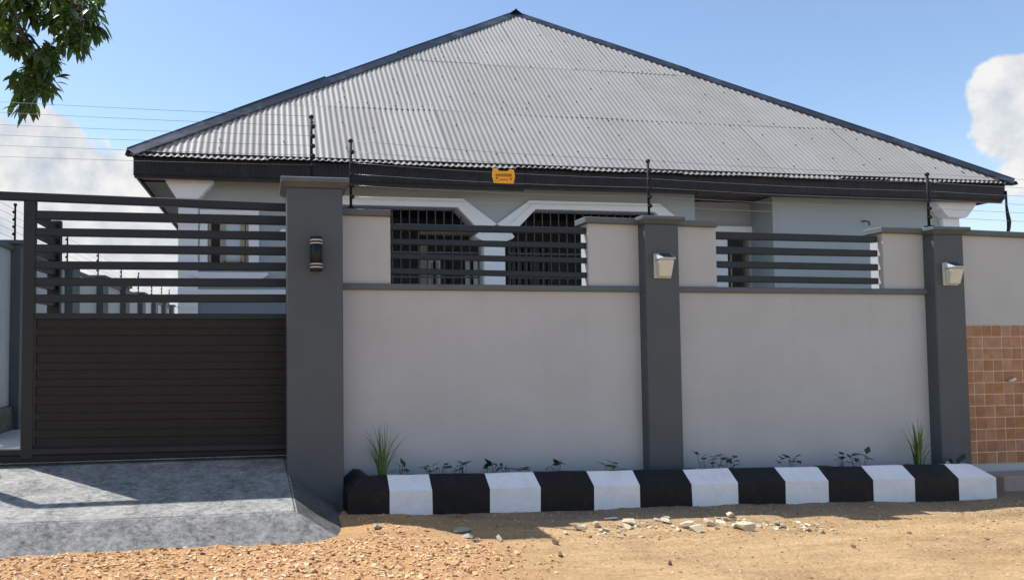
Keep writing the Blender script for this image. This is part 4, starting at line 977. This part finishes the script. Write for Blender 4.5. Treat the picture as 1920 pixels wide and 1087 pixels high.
# tree beyond the side wall, its outer boughs hanging over the yard
def tree():
    T = thing('broadleaf_tree', 'leafy green tree reaching over the side wall above the gate', 'tree', (-6.6, 11.2, 0))
    r = np.random.default_rng(11)
    trunk_pts = [(-6.6, 11.2, -.1), (-6.55, 11.2, 1.2), (-6.4, 11.15, 2.6), (-6.2, 11.1, 3.9), (-6.0, 11.0, 5.2), (-5.9, 10.9, 6.6), (-5.8, 10.8, 7.8)]
    tube('trunk', trunk_pts, [.30, .25, .22, .20, .16, .11, .06], 'bark', T, 10)
    # bough tips: seen ones from the photo, the rest fill the crown outside the frame
    tips = []
    def spot(px, py, Y): tips.append(atY(px, py, Y))
    for (x0, x1, y0, y1, n) in ((0, 50, -30, 22, 15), (50, 120, -30, 25, 15), (120, 185, -25, 12, 10), (0, 26, 22, 75, 9), (26, 60, 60, 90, 8), (58, 98, 75, 112, 10), (58, 96, 105, 165, 14), (42, 92, 150, 176, 6), (34, 56, 178, 192, 2), (122, 158, 42, 76, 7), (152, 190, 8, 58, 9), (118, 130, 22, 50, 3), (32, 42, 130, 150, 2), (60, 110, 15, 35, 5), (116, 160, 58, 92, 7), (76, 102, 95, 165, 8), (36, 60, 186, 204, 3)):
        for _ in range(n): spot(r.uniform(x0, x1), r.uniform(y0, y1), r.uniform(9.6, 10.5))
    for _ in range(260):
        a = r.normal(size=3); a /= np.linalg.norm(a); rad = r.uniform(.6, 1.0)
        p = np.array([-5.9, 11.2, 6.6]) + a * rad * np.array([2.6, 1.9, 2.0])
        c_ = RC @ (p - EYE); sx = CX + F_PX * c_[0] / c_[2]; sy = CY + F_PX * c_[1] / c_[2]
        if sx > -30 and sy > -60: continue
        if p[1] < 9.5: continue
        tips.append(p)
    V, Fc, tint = [], [], []
    bm = bmesh.new()
    hubs = [np.array(p) for p in trunk_pts[3:]]
    limbs = [atY(-60, 60, 10.2), atY(20, 20, 10.1), atY(95, 0, 10.0), atY(140, 10, 10.0), atY(60, 110, 10.1), atY(85, 160, 10.1), atY(165, 30, 10.0)]
    for a, b in (((-5.9, 10.9, 6.4), limbs[0]), (limbs[0], limbs[1]), (limbs[1], limbs[2]), (limbs[2], limbs[3]), (limbs[3], limbs[6]), (limbs[1], limbs[4]), (limbs[4], limbs[5])):
        bm_tube(bm, [a, (np.array(a) + np.array(b)) / 2 + np.array([0, 0, .06]), b], [.035, .028, .02], 6)
    for k, (dx, dy, dz) in enumerate([(-1.6, .5, 1.2), (1.2, .9, 1.4), (-.8, -1.0, 1.6), (.3, 1.4, .6), (-2.0, -.3, .2), (1.5, .3, .2)]):
        bm_tube(bm, [(-6.0, 11.0, 5.2), (-6.0 + dx * .5, 11 + dy * .5, 5.5 + dz * .6), (-6.0 + dx, 11 + dy, 5.6 + dz)], [.10, .07, .03], 6)
    nodes = limbs + [(-6.0, 11.0, 6.8), (-6.8, 11.3, 6.6), (-5.3, 11.4, 6.8)]
    for t_ in tips:
        nd = min(nodes, key=lambda q: np.linalg.norm(np.array(q) - t_)); a = np.array(nd)
        bm_tube(bm, [a, (a + t_) / 2 + np.array([0, 0, .08]), t_], [.008, .006, .004], 4, False)
        n = r.integers(9, 15); tv = r.uniform(0, 1)
        ax = t_ - a; ax = ax / (np.linalg.norm(ax) + 1e-6) * .5 + np.array([0, 0, -.45]) + r.normal(size=3) * .25; ax /= np.linalg.norm(ax)
        for i in range(n):
            d = r.normal(size=3); d -= ax * (d @ ax) * .6; d = d / np.linalg.norm(d) * .85 + ax * .55 + np.array([0, 0, -.28]); d /= np.linalg.norm(d)
            L = r.uniform(.13, .23); w = L * r.uniform(.14, .20)
            s = np.cross(d, [0, 0, 1.0]); s /= (np.linalg.norm(s) + 1e-6); s = s + r.normal(size=3) * .3; s -= d * (s @ d); s /= np.linalg.norm(s); up = np.cross(s, d)
            b0 = t_ + r.normal(size=3) * .03 + ax * r.uniform(-.06, .08); idx = len(V); droop = r.uniform(.03, .14)
            prof = [(0, .12), (.25, .72), (.5, 1.0), (.75, .82), (1.0, .05)]
            for u, ww in prof:
                c = b0 + d * L * u - np.array([0, 0, droop * L * u * u * 3]) 
                V += [c - s * w * ww + up * w * ww * .35, c, c + s * w * ww + up * w * ww * .35]
            for q in range(4):
                k = idx + 3 * q; Fc += [(k, k + 1, k + 4, k + 3), (k + 1, k + 2, k + 5, k + 4)]
            tint += [np.clip(tv * .6 + r.uniform(0, .4), 0, 1)] * 15
    bm_obj('twigs', bm, 'bark', T, True)
    o = mesh('crown', V, Fc, 'leaf', T, True); o['kind'] = 'stuff'
    at = o.data.attributes.new('tint', 'FLOAT', 'POINT'); at.data.foreach_set('value', np.array(tint, dtype=np.float32))
tree()

# ------------------------------------------------------------------ stones and gravel
def rock_mesh(name, seed, mat):
    r = np.random.default_rng(seed); bm = bmesh.new(); bmesh.ops.create_icosphere(bm, subdivisions=2, radius=1)
    pl = [(r.normal(size=3), r.uniform(.32, .7)) for _ in range(11)]
    for v in bm.verts:
        p = np.array(v.co)
        for n, d in pl:
            n = n / np.linalg.norm(n); e = p @ n
            if e > d: p = p - n * (e - d)
        v.co = p * np.array([1.15, .85, .72]) + r.normal(size=3) * .012
    me = bpy.data.meshes.new(name); bm.to_mesh(me); bm.free(); me.materials.append(MAT[mat]); return me
def stones():
    ROCK = {c: [rock_mesh('stone', 10 * i + k, c) for k in range(4)] for i, c in enumerate(('stone_pale', 'stone_brown', 'stone_gray'))}
    def put(px, py, wpx, mat, label, group, flat=1.0):
        p = atZ(px, py, float(gz(atZ(px, py, -.03)[0]))); z = GH(p[0], p[1]); s = wpx / 2 / F_PX * 5.9 * 1.2
        o = bpy.data.objects.new('stone', random.choice(ROCK[mat])); COL.objects.link(o)
        o.scale = (s * random.uniform(.95, 1.1), s * random.uniform(.8, 1.1), s * flat * random.uniform(.8, 1.1)); o.rotation_euler = (random.uniform(-.3, .3), random.uniform(-.3, .3), random.uniform(0, 6))
        o.location = (p[0], p[1], z + s * .38 * flat); tag(o, label, 'stone', group)
    row = [(1087, 993, 22), (1120, 986, 20), (1133, 994, 14), (1127, 996, 12), (1182, 984, 26), (1173, 989, 20), (1234, 978, 12), (1250, 982, 22), (1248, 972, 14), (1285, 993, 26), (1271, 996, 12), (1307, 998, 24), (1333, 989, 22), (1356, 990, 24), (1376, 993, 16), (1400, 997, 28), (1368, 971, 24), (1456, 985, 18), (1469, 989, 14), (1095, 987, 12), (1062, 1004, 14), (1162, 986, 10), (1262, 990, 10), (1344, 995, 10), (1390, 988, 12)]
    for a in row: put(*a, 'stone_pale', 'pale broken stone in the loose row in front of the striped kerb', 'pale stones in the loose row')
    for a in [(868, 1000, 28), (876, 1010, 22), (935, 1013, 22), (707, 996, 26), (893, 1018, 16)]: put(*a, 'stone_gray', 'flat grey stone on the ground near the ramp end of the kerb', 'grey stones by the kerb', .6)
    for a in [(860, 971, 16), (1050, 1041, 14), (1040, 1021, 14), (1256, 1058, 12), (1172, 1002, 7), (1850, 1012, 10), (1705, 1000, 9), (1035, 1065, 6), (1600, 1026, 10)]: put(*a, 'stone_brown', 'single brown stone lying on the bare sandy road', 'brown stones on the road')
    # white scrap on the ground
    c = atZ(1145, 974.5, -.035); z = GH(c[0], c[1]) + .012
    tag(mesh('paper_scrap', [*[(c[0] + a, c[1] + b, z + e - g) for g in (0, .003) for a, b, e in ((-.065, -.012, 0), (.065, -.01, .004), (.05, .016, .005), (-.05, .014, .001))]], [(0, 1, 2, 3), (7, 6, 5, 4), (0, 4, 5, 1), (1, 5, 6, 2), (2, 6, 7, 3), (3, 7, 4, 0)], 'kerb_white'), 'flat white paper scrap lying in front of the striped kerb', 'paper')
stones()

def chips(name, label, n, mat, xr, yr, size, dens, seed):
    r = np.random.default_rng(seed); V = []; Fc = []; tint = []
    base = np.array([(-1, -1, -1), (1, -1, -1), (1, 1, -1), (-1, 1, -1), (-1, -1, 1), (1, -1, 1), (1, 1, 1), (-1, 1, 1)], float)
    fq = [(3, 2, 1, 0), (4, 5, 6, 7), (0, 1, 5, 4), (1, 2, 6, 5), (2, 3, 7, 6), (3, 0, 4, 7)]
    cnt = 0
    while cnt < n:
        x, y = r.uniform(*xr), r.uniform(*yr)
        if r.random() > dens(x, y): continue
        s = size[0] * (size[1] / size[0]) ** (r.random() ** 2.2)
        b = base * (1 + r.uniform(-.45, .25, (8, 3))) * np.array([1, r.uniform(.5, .9), r.uniform(.22, .5)]) * s / 2
        a = r.uniform(0, 6.28); tl = r.normal(0, .25, 2); ca, sa = math.cos(a), math.sin(a)
        b = b @ np.array([[ca, sa, 0], [-sa, ca, 0], [0, 0, 1]]); b[:, 2] += b[:, 0] * tl[0] + b[:, 1] * tl[1]
        k = len(V); V += list(b + np.array([x, y, GH(x, y) + s * .08])); Fc += [tuple(i + k for i in q) for q in fq]; tint += [r.random()] * 8; cnt += 1
    o = mesh(name, V, Fc, mat); o['kind'] = 'stuff'; tag(o, label, 'gravel')
    at = o.data.attributes.new('tint', 'FLOAT', 'POINT'); at.data.foreach_set('value', np.array(tint, dtype=np.float32))
def d_left(x, y):
    if x < .74 and y > 5.36: return 0
    return float(np.clip((1.55 - x + .5 * math.sin(y * 3)) / .9, 0, 1)) * float(np.clip((6.12 - y) / .05, 0, 1))
chips('gravel', 'orange brown laterite gravel spread at the foot of the ramp', 24000, 'chips', (-4.6, 2.2), (3.6, 6.1), (.007, .036), d_left, 21)
def d_row(x, y):
    c = 5.35 + .12 * math.sin(x * 2.3) + .07 * math.sin(x * 7.1)
    return math.exp(-((y - c) / .13) ** 2) * (.35 + .65 * (math.sin(x * 5) > -.2))
chip_material('pale_chips', [(0.22, 0.16, 0.10), (0.44, 0.36, 0.25), (0.56, 0.48, 0.35), (0.64, 0.58, 0.46)])
chips('rubble', 'pale mortar crumbs scattered among the row of stones before the kerb', 240, 'pale_chips', (2.3, 4.6), (5.0, 5.7), (.012, .05), d_row, 23)
chips('grit', 'fine sandy grit and small pebbles strewn over the dirt road', 9000, 'sand_chips', (.8, 9.2), (3.6, 6.08), (.005, .020), lambda x, y: .4 + .6 * (y > 5.0), 22)
